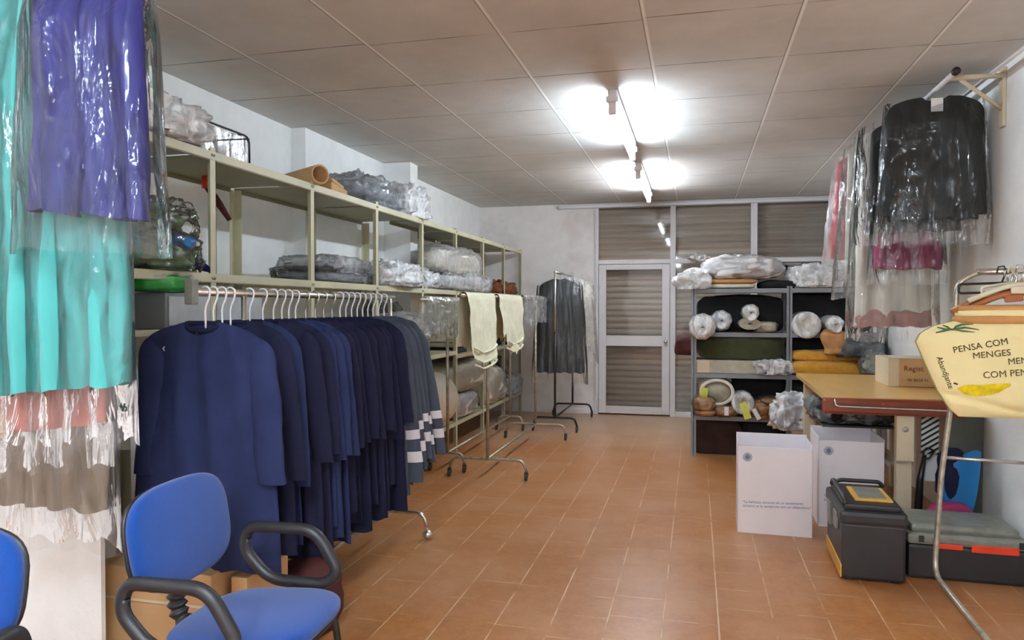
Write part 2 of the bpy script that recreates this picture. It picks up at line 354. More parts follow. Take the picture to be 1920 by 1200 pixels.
# storefront frame, panes, door
w1 = MB()
for x0, x1 in ((-1.345, -1.29), (-.335, -.265), (.685, .765), (1.65, XR)): w1.box((x0, YB - .02, 0), (x1, YB + .06, 2.855), .006)
w1.box((-1.29, YB - .018, 2.80), (1.65, YB + .055, 2.853), .006).box((-1.29, YB - .018, 2.04), (1.65, YB + .055, 2.10), .006).box((-.265, YB - .018, 0), (1.65, YB + .055, .07), .006)
w1.box((-1.325, YB - .035, .2), (-1.31, YB - .02, 2.8), .003)
struct('window_1', w1, 'alu')
for k, (x0, x1, z0, z1) in enumerate(((-1.29, -.335, 2.10, 2.80), (-.265, .685, 2.10, 2.80), (.765, 1.65, 2.10, 2.80), (-.265, .685, .07, 2.04), (.765, 1.65, .07, 2.04))):
    struct('window_%d' % (k + 2), MB().box((x0, YB + .015, z0), (x1, YB + .02, z1)), 'glass')
d = MB()
dx0, dx1 = -1.285, -.34
d.box((dx0, YB - .015, .02), (dx0 + .10, YB + .035, 2.035), .006).box((dx1 - .10, YB - .015, .02), (dx1, YB + .035, 2.035), .006)
for z0, z1 in ((.02, .12), (.935, 1.075), (1.965, 2.035)): d.box((dx0 + .1, YB - .013, z0), (dx1 - .1, YB + .033, z1), .006)
door = tag(d.obj('door_1', 'alu'), kind='structure')
MB().box((dx0 + .1, YB + .008, .12), (dx1 - .1, YB + .013, .935)).obj('glass_pane', 'glass', door)
MB().box((dx0 + .1, YB + .008, 1.075), (dx1 - .1, YB + .013, 1.965)).obj('glass_pane', 'glass', door)
k = MB().lathe([(.001, -.062), (.02, -.06), (.026, -.045), (.02, -.03), (.010, -.022), (.010, 0), (.024, 0), (.024, .004)], (dx1 - .05, YB - .015, 1.0), 16, axis='y')
k.obj('door_knob', 'chrome', door)
for z in (.25, 1.75): MB().lathe([(.008, -.05), (.011, -.045), (.011, .045), (.008, .05)], (dx0 + .012, YB - .026, z), 10).obj('hinge', 'alu', door)
# roller shutter outside the glass
s = MB()
def shut(u, v):
    z = .0 + 2.86 * v; ph = z / .083; f = ph - math.floor(ph); return (-1.4 + 3.2 * u, 10.14 - .020 * math.sin(PI * min(1, f / .82)) ** .6 if f < .82 else 10.145, z)
s.grid(shut, 2, 420)
s.box((-1.4, 10.15, 0), (1.8, 10.16, 2.86))
sh = thing('roller_shutter', 'closed grey corrugated roller shutter outside the glazed entrance', 'shutter', (0, 10.14, 0))
s.obj('slat_curtain', 'shutter', sh, True); MB().box((-1.4, 10.10, 0), (1.8, 10.13, .05), .01).obj('bottom_rail', 'alu', sh, True)

# ------------------------------------------------------------------ fluorescent lights
def tube_light(x, y0, y1, m, label, seen=True):
    t = thing('fluorescent_light', label, 'ceiling light', (x, (y0 + y1) / 2, H), 0, 'fluorescent tube lights'); L = (y1 - y0) / 2
    b = MB().box((-.03, -L, -.055), (.03, L, -.001), .01); b.obj('batten', 'alu', t)
    for sd in (-1, 1):
        e = MB().box((-.024, sd * L - .018, -.165), (.024, sd * L + .018, -.05), .008).box((-.04, sd * L - .03, -.09), (.04, sd * L + .03, -.05), .01); e.obj('tube_holder', 'alu', t)
    MB().lathe([(.012, -L + .018), (.017, -L + .022), (.017, L - .022), (.012, L - .018)], (0, 0, -.14), 14, axis='y').obj('tube', m, t)
tube_light(-.53, 4.76, 6.30, 'tube', 'lit bare fluorescent tube on batten, in the middle of the ceiling')
tube_light(-.55, 7.20, 8.85, 'tubedim', 'lit bare fluorescent tube on batten, close to the entrance door')
tube_light(-.53, -.75, .75, 'tubeadded', 'added unseen fluorescent tube on batten, above the photographer')  # tube added out of view to light the near end
tube_light(-.53, -3.2, -1.7, 'tubeadded', 'added unseen fluorescent tube on batten, behind the photographer')  # second unseen tube, also added to light the room from behind

# ------------------------------------------------------------------ cream storage shelving along the wall
XF, XK = -2.35, -2.93
sv = thing('storage_shelving', 'long cream steel shelving with open bays along the wall', 'shelving', (XF, 6.5, 0))
PY = [2.42, 3.22, 4.20, 5.165, 6.12, 7.06, 8.03, 8.97, 9.89]
for y in PY:
    p = MB(); p.box((XF - .004, y - .045, 0), (XF, y, 2.26)).box((XF - .045, y - .004, 0), (XF, y, 2.26)); p.obj('post', 'cream', sv, True)
    if y != 6.12 or 1:
        xk = XK if not 6.5 < y < 7 else -2.6
        q = MB().box((xk, y - .05, 0), (xk + .004, y, 2.22)).box((xk, y - .004, 0), (xk + .055, y, 2.22)); q.obj('post', 'cream', sv, True)
def board(y0, y1, z, x1=XF - .004, x0=XK, m='cream'):
    b = MB().box((x0, y0, z - .006), (x1, y1, z)).box((x1 - .012, y0, z - .042), (x1 + .002, y1, z)).box((x0, y0, z - .03), (x0 + .01, y1, z)); b.obj('shelf_board', m, sv, True)
for a, b in zip(PY, PY[1:]):
    xb = XK if not (a > 6 and a < 6.8) else -2.68
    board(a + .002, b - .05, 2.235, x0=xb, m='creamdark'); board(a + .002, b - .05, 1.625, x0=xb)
    for z_ in (2.198, 1.587): MB().box((XF - .003, a, z_), (XF + .003, b, z_ + .041)).obj('front_rail', 'cream', sv, True)
    if a > 4: board(a + .002, b - .05, 1.02 if a < 7 else .98, x0=xb)
    if a > 4: board(a + .002, b - .05, .30, x0=xb)
for y in PY[1:]:
    bo = MB()
    for z in (2.22, 1.605):
        for dy in (-.02, -.035): bo.lathe([(.0075, 0), (.006, .006), (.001, .007)], (XF + .003, y + dy, z), 8, axis='x')
    tag(bo.obj('bolt', 'oldchrome', sv, True), kind='stuff')

# things on the top shelf
def spiral_roll(name, c, r, L, mats, label, cat, group=None, rz=0.0, sq=1.0, core=.35, hollow=False, tilt=0.0):
    """a roll of cloth or card lying with its end towards -Y (before turning by rz)"""
    t = thing(name, label, cat, c, rz, group); mb = MB(); n = 40; turns = 5
    prof = [(r * .96, L / 2), (r, L / 2 - .01), (r, -L / 2 + .01), (r * .985, -L / 2)]
    if hollow: prof = [(r * .82, L / 2), (r, L / 2), (r, -L / 2), (r * .82, -L / 2), (r * .80, -L / 2 + .004), (r * .8, L / 2 - .004)]
    else:
        k = turns
        for i in range(k): q = r * (.97 - (.97 - core) * (i + .5) / k); prof += [(q + r * .03, -L / 2 + .003), (q, -L / 2 + .014), (q - r * .03, -L / 2 + .003)]
        prof += [(r * core, -L / 2 + .004), (r * core * .95, -L / 2 + .08), (.001, -L / 2 + .08)]
    mb.lathe(prof, (0, 0, 0), n, axis='y', sy=sq, R=rot('X', tilt)); mb.obj('rolled_sheet', mats, t); return t
t = spiral_roll('cardboard_tube', (-2.50, 4.32, 2.30), .062, .46, 'cardboard', 'brown cardboard tube lying on the top shelf', 'cardboard tube', rz=1.0, hollow=True, tilt=.0)
t = thing('folded_cardboard', 'folded tan cardboard sheet beside the tube on the top shelf', 'cardboard', (-2.55, 4.66, 2.238))
MB().box((-.13, -.2, 0), (.13, .2, .07), .012, R=rot('Z', .2)).box((-.12, -.19, .072), (.12, .17, .10), .01, R=rot('Z', .26)).obj('sheet', 'cardboard', t)
def wrapped(name, label, cat, c, h, inner, film_m, seed, group=None, p=.6, wr=.03, fq=6, grow=.02, cr=.03, rz=0.0, tied=None, flat=.9):
    """soft goods in a clear bag: contents plus a crumpled plastic skin"""
    t = thing(name, label, cat, (c[0], c[1], c[2]), rz, group)
    MB().blob((0, 0, h[2] * flat), h, seed, p, wr, fq, flat=flat, ridge=.4).obj('contents', inner, t)
    g = (h[0] + grow, h[1] + grow, h[2] + grow); b = MB().blob((0, 0, g[2] * flat), g, seed + 3, p, cr, fq * 2.2, nu=64, nv=36, flat=flat, ridge=1.0)
    if tied:
        tx, ty, tz = tied; T = []
        for i in range(9):
            a = i * .7; T.append((tx + .02 * math.sin(a), ty - .012 * i, tz + .012 * i))
        b.tube(T, [.05, .03, .014, .012, .022, .03, .036, .03, .02], 9)
    b.obj('plastic_wrap', film_m, t); return t
wrapped('bagged_linen', 'dark grey bundle in shiny plastic on the top shelf', 'laundry bag', (-2.60, 5.36, 2.238), (.20, .42, .10), 'greycloth', 'filmgrey', 3, wr=.05, cr=.05)
wrapped('bagged_linen', 'white linen in crumpled clear bag beside the wall column on the top shelf', 'laundry bag', (-2.50, 6.05, 2.238), (.13, .24, .12), 'whitecloth', 'filmdense', 5, wr=.05, cr=.05)
# loose film and wire frame at the near end of the top shelf
t = thing('wire_basket', 'black wire framed mesh basket standing on the near end of the top shelf', 'basket', (-2.56, 3.3, 2.24))
fr = fillet([(.16, -.25, 0), (.16, -.25, .16), (.16, .28, .16), (.16, .28, 0)], .05)
MB().tube(fr, .006, 8).tube([(.16, -.25, .02), (.16, .28, .15)], .004, 6).tube(fillet([(-.14, -.25, 0), (-.14, -.25, .16), (-.14, .28, .16), (-.14, .28, 0)], .05), .006, 8).tube([(.16, -.2, .16), (-.14, -.2, .16)], .005, 6).tube([(.16, .22, .16), (-.14, .22, .16)], .005, 6).obj('wire_frame', 'blackmetal', t)
MB().box((.155, -.24, .01), (.157, .27, .15)).box((-.14, .26, .01), (.155, .262, .15)).obj('mesh_side', 'filmpale', t)
b = MB().blob((-.0, -.0, .07), (.20, .30, .10), 8, .7, .07, 7, 64, 36, flat=.65, ridge=1.2)
single('plastic_film', b, 'filmdense', 'crumpled clear polythene sheet lying near the basket on the top shelf', 'plastic sheet', loc=(-2.52, 2.86, 2.245))
t = thing('red_handle_tool', 'red handled tool hanging below the top shelf by a white disc', 'hand tool', (-2.80, 3.75, 2.23))
MB().tube([(0, 0, 0), (.0, .01, -.06), (.05, .05, -.16), (.09, .09, -.25)], [.012, .022, .022, .014], 10).obj('handle', 'darkred', t)
MB().tube([(0, 0, 0.0), (0, .0, -.07)], .028, 10).obj('grip_end', 'orange', t)

# ---- middle shelf
wrapped('green_bundle', 'bright green plastic bag with laundry at the near end of the middle shelf', 'laundry bag', (-2.44, 2.92, 1.53), (.10, .17, .045), 'limegreen', 'filmpale', 11, wr=.02, grow=.006, cr=.01)
wrapped('patterned_bundle', 'green printed cloth in plastic on the middle shelf, above the bright green bag', 'laundry bag', (-2.46, 2.92, 1.63), (.12, .17, .07), 'greencloth', 'film', 12, wr=.04)
wrapped('patterned_bundle', 'green and gold bagged cloth leaning against plastic, topmost of the green pile', 'laundry bag', (-2.5, 2.94, 1.775), (.10, .14, .07), 'greencloth', 'film', 17, wr=.05, cr=.05)
b = MB().blob((0, 0, .02), (.05, .05, .03), 4, .8, .02, 14, 24, 14, ridge=.6); single('blue_scrap', b, 'bluepl', 'small bright blue scrap between the green bundles', 'cloth', loc=(-2.36, 2.98, 1.75))
b = MB().tube([(-.02, -.10, .02), (0, -.04, .05), (.01, .05, .035), (.02, .12, .01)], [.012, .026, .022, .006], 8); single('violet_cloth', b, 'violet', 'small violet cloth end lying at the shelf edge beside the green bundles', 'cloth', loc=(-2.40, 3.12, 1.627))
t = thing('grey_carton', 'flat grey fronted drawer carton below the green bundles', 'carton', (-2.36, 3.28, 1.36))
MB().box((-.4, -.42, 0), (0, .36, .168), .004).obj('carton_body', 'steel', t); MB().box((.0, -.40, .015), (.006, .34, .15), .003).obj('front_panel', 'lightgrey', t)
tw = thing('wall_bracket_shelf', 'narrow cream steel ledge carrying the grey drawer carton', 'shelf', (-2.36, 3.0, 1.33)); MB().box((-.55, -.55, 0), (.0, .66, .028), .004).obj('ledge', 'cream', tw)
for n_, (y, z, h) in enumerate(((4.78, 1.628, (.2, .38, .04)), (4.80, 1.712, (.19, .34, .035)))):
    wrapped('folded_garments', ('dark grey folded garments in clear plastic, bottom of the pile on the middle shelf', 'light grey folded garments in clear plastic, top of the pile on the middle shelf')[n_], 'folded laundry', (-2.60, y, z), h, 'greycloth', ('film', 'filmmilky')[n_], 20 + n_, group='folded garments in plastic', wr=.025, cr=.035, p=.5)
wrapped('bagged_linen', 'bluish white crumpled plastic bag of laundry bulging from the middle shelf', 'laundry bag', (-2.47, 5.68, 1.63), (.15, .38, .075), 'whitecloth', 'filmdense', 23, wr=.05, cr=.055)
wrapped('bagged_linen', 'small crumpled clear bag of white linen, beside the bluish bag on the middle shelf', 'laundry bag', (-2.57, 6.4, 1.63), (.16, .2, .06), 'greycloth', 'filmdense', 24, wr=.05, cr=.05)
wrapped('bagged_quilt', 'puffy cream quilt in plastic, top of the quilt pile on the middle shelf', 'bedding bag', (-2.47, 7.25, 1.80), (.13, .72, .12), 'ivory', 'filmmilky', 25, 'quilts in plastic', wr=.05, cr=.04, p=.5)
wrapped('bagged_quilt', 'white quilt in crumpled plastic, bottom of the quilt pile on the middle shelf', 'bedding bag', (-2.50, 7.55, 1.63), (.17, .85, .085), 'whitecloth', 'filmmilky', 26, 'quilts in plastic', wr=.05, cr=.05, p=.5)
for n_, (y, z, r) in enumerate(((8.85, 1.63, .10), (9.25, 1.63, .11), (9.6, 1.63, .09))):
    b = MB().blob((0, 0, r * .6), (.13, .2, r * .75), 30 + n_, .8, .05, 10, 30, 18, flat=.8, ridge=.8)
    single('leather_bag', b, 'brown', ('brown leather bag slumped beside the quilts on the middle shelf', 'brown leather bag in the middle of the far end of the shelf', 'brown leather bag at the far end of the middle shelf')[n_], 'bag', 'brown leather bags', loc=(-2.52, y, z))
# ---- lower shelves
for n_, (y, z, h) in enumerate(((5.55, 1.025, (.22, .36, .085)), (5.60, 1.19, (.21, .34, .08)), (6.0, 1.35, (.14, .2, .03)))):
    pass
wrapped('laundry_pack', 'white linen pack in plastic on the lower shelf, topmost of two', 'linen pack', (-2.47, 5.85, 1.215), (.15, .36, .075), 'whitecloth', 'filmmilky', 41, 'white linen packs', wr=.03, cr=.03)
wrapped('laundry_pack', 'white linen pack in plastic on the lower shelf, lower of two', 'linen pack', (-2.46, 5.85, 1.025), (.15, .36, .085), 'whitecloth', 'filmmilky', 42, 'white linen packs', wr=.03, cr=.03)
wrapped('purple_garment_bag', 'dark purple cloth in clear bag at the back of the lower shelf', 'laundry bag', (-2.78, 6.2, 1.03), (.09, .3, .22), 'purplecloth', 'filmmilky', 43, wr=.03)
for n_, z in enumerate((1.025, 1.085, 1.14)):
    b = MB().box((-.2, -.32, 0), (.2, .32, .05), .02); single('folded_towel', b, ('black', 'greige', 'bagwhite')[n_], ('black folded cloth, bottom of the pile behind the hanging plastic', 'beige folded cloth in the middle of the pile behind the hanging plastic', 'cream folded cloth on top of the pile behind the hanging plastic')[n_], 'folded cloth', loc=(-2.58, 6.75 if 0 else 7.42, z - (.04 if 1 else 0)))
# rolled rugs / quilts on bottom shelf
t = spiral_roll('rolled_mat', (-2.46, 6.42, .58), .255, .5, 'ivory', 'big white rolled mat with grey disc end on the bottom shelf', 'rolled mat', core=.2)
MB().lathe([(.19, -.262), (.20, -.256), (.19, -.250)], (0, 0, 0), 30, axis='y').obj('end_disc', 'greycloth', t)
b = MB().blob((0, 0, 0), (.12, .10, .2), 51, .8, .05, 9, 32, 20, ridge=.6); single('crumpled_cloth', b, 'bagwhite', 'crumpled off-white cloth stuffed in front of the rolled mat', 'cloth', loc=(-2.40, 5.98, .52))
wrapped('rolled_quilt', 'thick folded beige quilt on the bottom shelf, top of two', 'quilt', (-2.60, 7.7, .56), (.25, .62, .17), 'ivory', 'filmpale', 52, 'quilts on the bottom shelf', p=.55, grow=.008, cr=.01)
wrapped('rolled_quilt', 'white rolled quilt under the thick beige quilt on the bottom shelf', 'quilt', (-2.58, 7.45, .305), (.24, .5, .13), 'whitecloth', 'filmpale', 53, 'quilts on the bottom shelf', p=.6, grow=.008, cr=.01)
wrapped('rolled_quilt', 'speckled beige quilt at the far part of the bottom shelf', 'quilt', (-2.55, 8.62, .305), (.24, .42, .22), 'ivory', 'filmpale', 54, 'quilts on the bottom shelf', p=.6, grow=.008, cr=.01)
wrapped('bagged_linen', 'pale blue plastic bag at the far corner of the bottom shelf', 'laundry bag', (-2.5, 9.42, .305), (.2, .3, .12), 'skyblue', 'filmmilky', 55, wr=.05)
wrapped('dark_garment_bag', 'dark green and black clothes bagged above the pale blue bag', 'laundry bag', (-2.55, 9.3, .985), (.22, .42, .24), 'graphite', 'film', 56, wr=.05)
wrapped('dark_garment_bag', 'dark navy clothes heaped on the lower shelf behind the cream cloths', 'laundry bag', (-2.6, 8.4, .985), (.2, .4, .18), 'navydark', 'filmpale', 57, wr=.05)
wrapped('dark_garment_bag', 'black clothes heaped above the speckled quilt behind the rack post', 'laundry bag', (-2.62, 9.2, .31), (.2, .3, .24), 'black', 'filmpale', 58, wr=.05)

# ------------------------------------------------------------------ clothes racks
def rack(name, label, x, y0, y1, zr, w_, m, rod0=None, rod1=None, mlow=None, ball=False, base='T'):
    """rolling garment rack whose hanging rod runs along Y"""
    t = thing(name, label, 'clothes rack', (x, (y0 + y1) / 2, 0)); r0 = rod0 if rod0 is not None else y0; r1 = rod1 if rod1 is not None else y1
    MB().tube([(x, r0, zr), (x, r1, zr)], .015, 12).obj('hanging_rod', m, t, True)
    for y in (y0, y1):
        if mlow: MB().tube([(x, y, .16), (x, y, zr * .62)], .013, 10).obj('lower_post', mlow, t, True); MB().tube([(x, y, zr * .62), (x, y, zr)], .011, 10).obj('upright_post', m, t, True)
        else: MB().tube([(x, y, .16), (x, y, zr)], .0135, 10).obj('upright_post', m, t, True)
        f = fillet([(x - w_, y, .07), (x - w_ + .03, y, .165), (x + w_ - .03, y, .165), (x + w_, y, .07)], .07)
        MB().tube(f, .0125, 10).obj('foot_bar', mlow or m, t, True)
        for sd in (-1, 1):
            c = MB(); cx_ = x + sd * w_
            if ball: c.lathe([(.002, -.032), (.016, -.028), (.028, -.012), (.031, 0), (.028, .012), (.016, .028), (.002, .032)], (cx_, y, .032), 16, axis='x').box((cx_ - .008, y - .012, .03), (cx_ + .008, y + .012, .075), .004)
            else: c.lathe([(.006, -.011), (.027, -.010), (.029, 0), (.027, .010), (.006, .011)], (cx_, y - .018, .029), 14, axis='x').box((cx_ - .016, y - .026, .026), (cx_ + .016, y + .008, .075), .008)
            c.obj('caster', 'chrome' if ball else 'rubber', t, True)
    MB().tube([(x, y0, .165), (x, y1, .165)], .012, 10).obj('base_rail', mlow or m, t, True)
    return t
R1X, RZ = -1.88, 1.52
r1 = rack('clothes_rack', 'chrome rolling clothes rack carrying the row of navy work smocks', R1X, 2.76, 4.30, RZ, .25, 'chrome', rod0=2.42, rod1=4.36, ball=True)
MB().box((R1X - .02, 2.405, RZ - .05), (R1X + .02, 2.44, RZ + .05), .006).obj('end_bracket', 'toolgrey', r1, True)
rack('clothes_rack', 'worn plated rolling clothes rack with the cream cloths over its rod', -1.72, 5.98, 7.9, 1.55, .34, 'oldchrome', rod0=5.25, rod1=8.25)
rack('clothes_rack', 'worn plated rolling clothes rack between the cream shelving and the cream cloths', -2.14, 6.15, 8.40, 1.52, .16, 'oldchrome', rod0=5.5, rod1=8.5)
rack('clothes_rack', 'rolling clothes rack with black base and silver rod near the door', -1.60, 8.42, 9.68, 1.87, .26, 'chrome', mlow='blackmetal')

def hanger(loc, label, m='white_pl', rz=0.0, group='white wire hangers', w_=.205, drop=.15, name='wire_hanger', r=.0042):
    t = thing(name, label, 'hanger', loc, rz, group)
    hk = [(-.020, 0, .0), (-.017, 0, .014), (-.006, 0, .0215), (.006, 0, .0215), (.018, 0, .013), (.021, 0, -.004), (.016, 0, -.026), (.004, 0, -.05), (-.002, 0, -.075), (0, 0, -drop + .03), (0, 0, -drop)]
    MB().tube(hk, r, 6).obj('hook', m, t)
    sh_ = fillet([(0, 0, -drop), (w_, 0, -drop - .075), (w_ - .02, 0, -drop - .09), (-w_ + .02, 0, -drop - .09), (-w_, 0, -drop - .075)], .02, 4, True)
    MB().tube(sh_, r, 6, closed=True).obj('shoulder_wire', m, t); return t
HY = [2.505, 2.555, 2.61, 2.665, 2.80, 2.90, 2.985, 3.055, 3.115, 3.175, 3.27, 3.365, 3.45, 3.54, 3.63, 3.70, 3.77, 3.84, 3.91, 3.98, 4.05, 4.13, 4.21]
ORD = 'first second third fourth fifth sixth seventh eighth ninth tenth eleventh twelfth thirteenth fourteenth fifteenth sixteenth seventeenth eighteenth nineteenth twentieth twenty-first twenty-second twenty-third'.split()
rnd = random.Random(4)
for i, y in enumerate(HY):
    m = 'white_pl' if i < 10 or i > 13 else 'chrome'; rz = rnd.uniform(-.06, .10); grey = i >= 18
    col = 'charcoal' if grey else ('navy' if i in (0, 1, 4, 7, 8, 9) else 'navydark')
    hanger((R1X, y, RZ), '%s hanger from the near end of the front rack rod' % ORD[i] + (', of bare metal' if m == 'chrome' else ', of white wire'), m, rz, 'hangers on the front rack')
    if i in (1, 2): continue
    if grey: lab = '%s of the dark grey silver-banded work coats, counting away from the smocks' % ORD[i - 18]
    else: lab = ('big navy work smock facing the camera at the near end of the front rack' if i == 0 else '%s garment from the near end of the front rack, a navy work smock' % ORD[i - (2 if i > 2 else 0)])
    t = thing('work_coat' if grey else 'work_smock', lab, 'coat' if grey else 'smock', (R1X + rnd.uniform(-.015, .015), y, RZ), rz, 'dark grey work coats' if grey else 'navy work smocks')
    W0 = .45 + rnd.uniform(-.02, .02); L = (1.03 if i == 0 else rnd.uniform(.98, 1.16)); th = .038
    if i == 0: W0 = .55
    if grey: L = 1.08 - .04 * (i - 18)
    z0 = -.118
    mb = sheetpair(MB(), W0, W0 + (.14 if i == 0 else .10), z0, -L - .06, .24, th, i + 1, fold=.016, nf=4 + i % 3, neck=.075, hem=.01)
    mb.obj('garment_body', col, t)
    c_ = MB(); c_.tube([(.075 * math.cos(a_), .016 * math.sin(a_), z0 - .006 - .030 * (math.sin(a_) < 0) * abs(math.sin(a_))) for a_ in [2 * PI * q / 20 for q in range(20)]], .010, 6, closed=True); c_.obj('collar', 'navydark' if not grey else 'charcoal', t)
    ls = rnd.uniform(.50, .62) if not grey else rnd.uniform(.74, .86)
    if i == 0: ls = .53
    for sx in (-1, 1):
        far = W0 / 2 + (.06 if not grey else .10 + .01 * (i - 18)) * (1 if sx > 0 else .3)
        a = (sx, W0 / 2 - .045, z0 - .24 * (W0 / 2 - .075) - .03, far - .02, z0 - .09 - ls, .065, .062 if i == 0 else .05, .42, i * 3 + sx)
        sleeve(MB(), *a).obj('sleeve', col, t)
        if grey:
            for q0, q1 in ((.66, .72), (.80, .87)): sleeve(MB(), *a, t0=q0, t1=q1, grow=.003, m=3).obj('reflective_band', 'reflective', t)
# cream cloths, plastic covers on the back racks
def drape(name, label, cat, x, y0, y1, zt, za, zb, m, seed, group=None, fringe=.0, sag=.0, curve=0.0, crumple=0.0, dx=.03):
    """cloth folded over a rod along Y, hanging down on both sides"""
    t = thing(name, label, cat, (x, (y0 + y1) / 2, zt), 0, group); mb = MB(); Y0, Y1 = y0 - (y0 + y1) / 2, y1 - (y0 + y1) / 2
    def fn(u, v):
        s_ = v * 2 - 1; yy = Y0 + (Y1 - Y0) * u; L = (zt - za) if s_ > 0 else (zt - zb); q = abs(s_)
        L *= 1 - curve * abs(2 * u - 1) ** 2 - (.10 * (1 - u) if curve else 0)
        L += fringe * (noise.noise(Vector((u * 14, seed, s_))) + .6 * noise.noise(Vector((u * 31, seed, 2)))) * q
        d = dx + .03 * q + .018 * fnoise(u * 3, q * 2, seed) + .012 * math.sin(u * 13 + seed) * q
        X_ = math.copysign(d * min(1, q * 9) ** .5, s_); Z_ = .016 - L * max(0, q - .02) - (0.0 if q > .02 else 0)
        sh = (1 - .18 * q * curve * 3)
        if crumple: X_ += crumple * (1 - 2 * abs(noise.noise(Vector((yy * 12, q * 9, seed + s_)))))
        return (X_, yy * sh, Z_)
    mb.grid(fn, 50, 70).obj('cloth' if not crumple else 'sheet', m, t); return t
ca = drape('fringed_cloth', 'wide cream fringed cloth draped over the rack rod', 'cloth', -1.72, 5.32, 6.12, 1.562, .93, 1.05, 'creamcloth', 3, 'cream fringed cloths', fringe=.05, curve=.14)
cb = drape('fringed_cloth', 'narrow cream fringed cloth draped over the rack rod, beside the wider one', 'cloth', -1.72, 6.26, 7.12, 1.562, .98, 1.1, 'creamcloth', 6, 'cream fringed cloths', fringe=.07, curve=.22)
for o_, zz in ((ca, (-.42, -.50, -.55)), (cb, (-.40, -.47))):
    for z in zz:
        rr = MB(); rr.tube([(.062 + .012 * math.sin(a * 9), (a - .5) * .62, z - .05 * math.sin(a * PI)) for a in [q / 16 for q in range(17)]], .010, 6); rr.obj('ruffle', 'creamcloth', o_)
drape('plastic_cover', 'clear plastic cover over the rack rod beside the wide cream cloth', 'plastic cover', -2.14, 5.55, 6.9, 1.535, 1.17, 1.2, 'filmmilky', 9, 'plastic covers on racks', fringe=.03, crumple=.008)
drape('plastic_cover', 'clear plastic cover hanging off the far end of the rack with cream cloths', 'plastic cover', -1.72, 7.2, 8.28, 1.572, 1.27, 1.3, 'filmmilky', 12, 'plastic covers on racks', fringe=.05, crumple=.008)

def bagged(name, label, cat, loc, rz, W0, W1, z0, z1, m, bz, bw, seed, group=None, film_m='film', slope=.22, T=.09, fold=.02, nf=4, sleeves=None, crumple=.014, bx=0.0, bag_top=.03, hook=True, skew=0.0, neck=.06, cfq=14, bT=.12):
    """garment on a hanger inside a clear polythene bag; loc is the hook point on the rail"""
    t = thing(name, label, cat, loc, rz, group)
    sheetpair(MB(), W0, W1, z0, z1, slope, T, seed, fold=fold, nf=nf, neck=neck, skew=skew).obj('garment_body', m, t)
    if sleeves:
        for sx in (-1, 1): sleeve(MB(), sx, W0 / 2 - .05, z0 - slope * (W0 / 2 - neck) - .03, W0 / 2 - .015, z0 - sleeves, .065, .052, .55, seed + sx, yo=-.01).obj('sleeve', m, t)
    if hook: MB().tube([(-.02, 0, .0), (-.01, 0, .02), (.012, 0, .02), (.022, 0, 0), (.01, 0, -.03), (0, 0, -.06), (0, 0, z0 - .01)], .0028, 6).obj('hanger_hook', 'chrome', t)
    mb = sheetpair(MB(), W0 + .05, bw, z0 + bag_top, bz, slope, T + bT, seed + 11, fold=fold * .45, nf=nf, neck=.04, crumple=crumple, cfq=cfq, hem=.02, dip=0, nu=70, nv=80, cx=bx, skew=skew * .6)
    mb.obj('garment_bag', film_m, t); return t
g = bagged('bagged_gown', 'long dark grey gown in clear bag on the black based rack', 'gown', (-1.60, 8.72, 1.87), .05, .50, .60, -.06, -1.20, 'graphite', -1.34, .70, 61, film_m='film', slope=.35, T=.14, fold=.03, nf=5, neck=.05)
bagged('bagged_gown', 'pinkish edged garment in clear bag behind the dark grey gown', 'gown', (-1.52, 9.15, 1.87), .0, .50, .56, -.06, -.9, 'bagwhite', -1.1, .68, 63, film_m='filmmilky', slope=.35, T=.12, neck=.05)

# ------------------------------------------------------------------ garments hanging close on the left
rl = thing('wall_rail', 'steel hanging rail above the bagged turquoise and violet clothes', 'rail', (-1.9, 1.8, 2.56))
MB().tube([(-3.09, 1.90, 2.56), (-.9, 1.90, 2.56)], .0125, 10).obj('hanging_rod', 'chrome', rl, True)
MB().tube([(-.92, 1.90, 2.56), (-.92, 1.90, 2.868)], .01, 8).obj('rail_hanger', 'chrome', rl, True)
bagged('bagged_dress', 'violet blue satin garment in shiny clear bag hanging above the blue chair', 'garment', (-1.80, 1.86, 2.56), .22, .34, .40, -.08, -.82, 'violet', -.935, .47, 71, film_m='filmclear', T=.10, fold=.03, nf=3, crumple=.018, skew=-.02, bT=.13)
cst = thing('coral_garment', 'narrow coral garment showing at the edge of the violet bag', 'garment', (-2.09, 1.93, 2.56), .2)
sheetpair(MB(), .10, .12, -.30, -.80, .1, .03, 5, fold=.01, nf=2, neck=.02).obj('garment_body', 'coral', cst)
MB().tube([(0, 0, .02), (0, 0, -.3)], .003, 6).obj('hanger_hook', 'chrome', cst)
bagged('bagged_dress', 'long turquoise garment in clear bag at the edge of the picture', 'garment', (-2.02, 1.92, 2.56), .10, .46, .56, -.08, -1.37, 'turquoise', -1.55, .60, 73, film_m='filmclear', bT=.04, T=.12, fold=.035, nf=5, crumple=.007, skew=.03)
bagged('bagged_dress', 'salmon pink garment in clear bag, its hem below the turquoise one', 'garment', (-2.19, 2.04, 2.56), .05, .44, .52, -.08, -1.52, 'pink', -1.66, .58, 75, film_m='filmpale', bT=.05, T=.06, fold=.03, nf=5, crumple=.007, skew=.03)
bagged('bagged_dress', 'beige garment in the longest clear bag, below the pink hem', 'garment', (-2.26, 2.15, 2.56), -.03, .44, .50, -.08, -1.82, 'beige', -1.96, .60, 77, film_m='filmpale', bT=.05, T=.05, fold=.02, nf=4, crumple=.007)

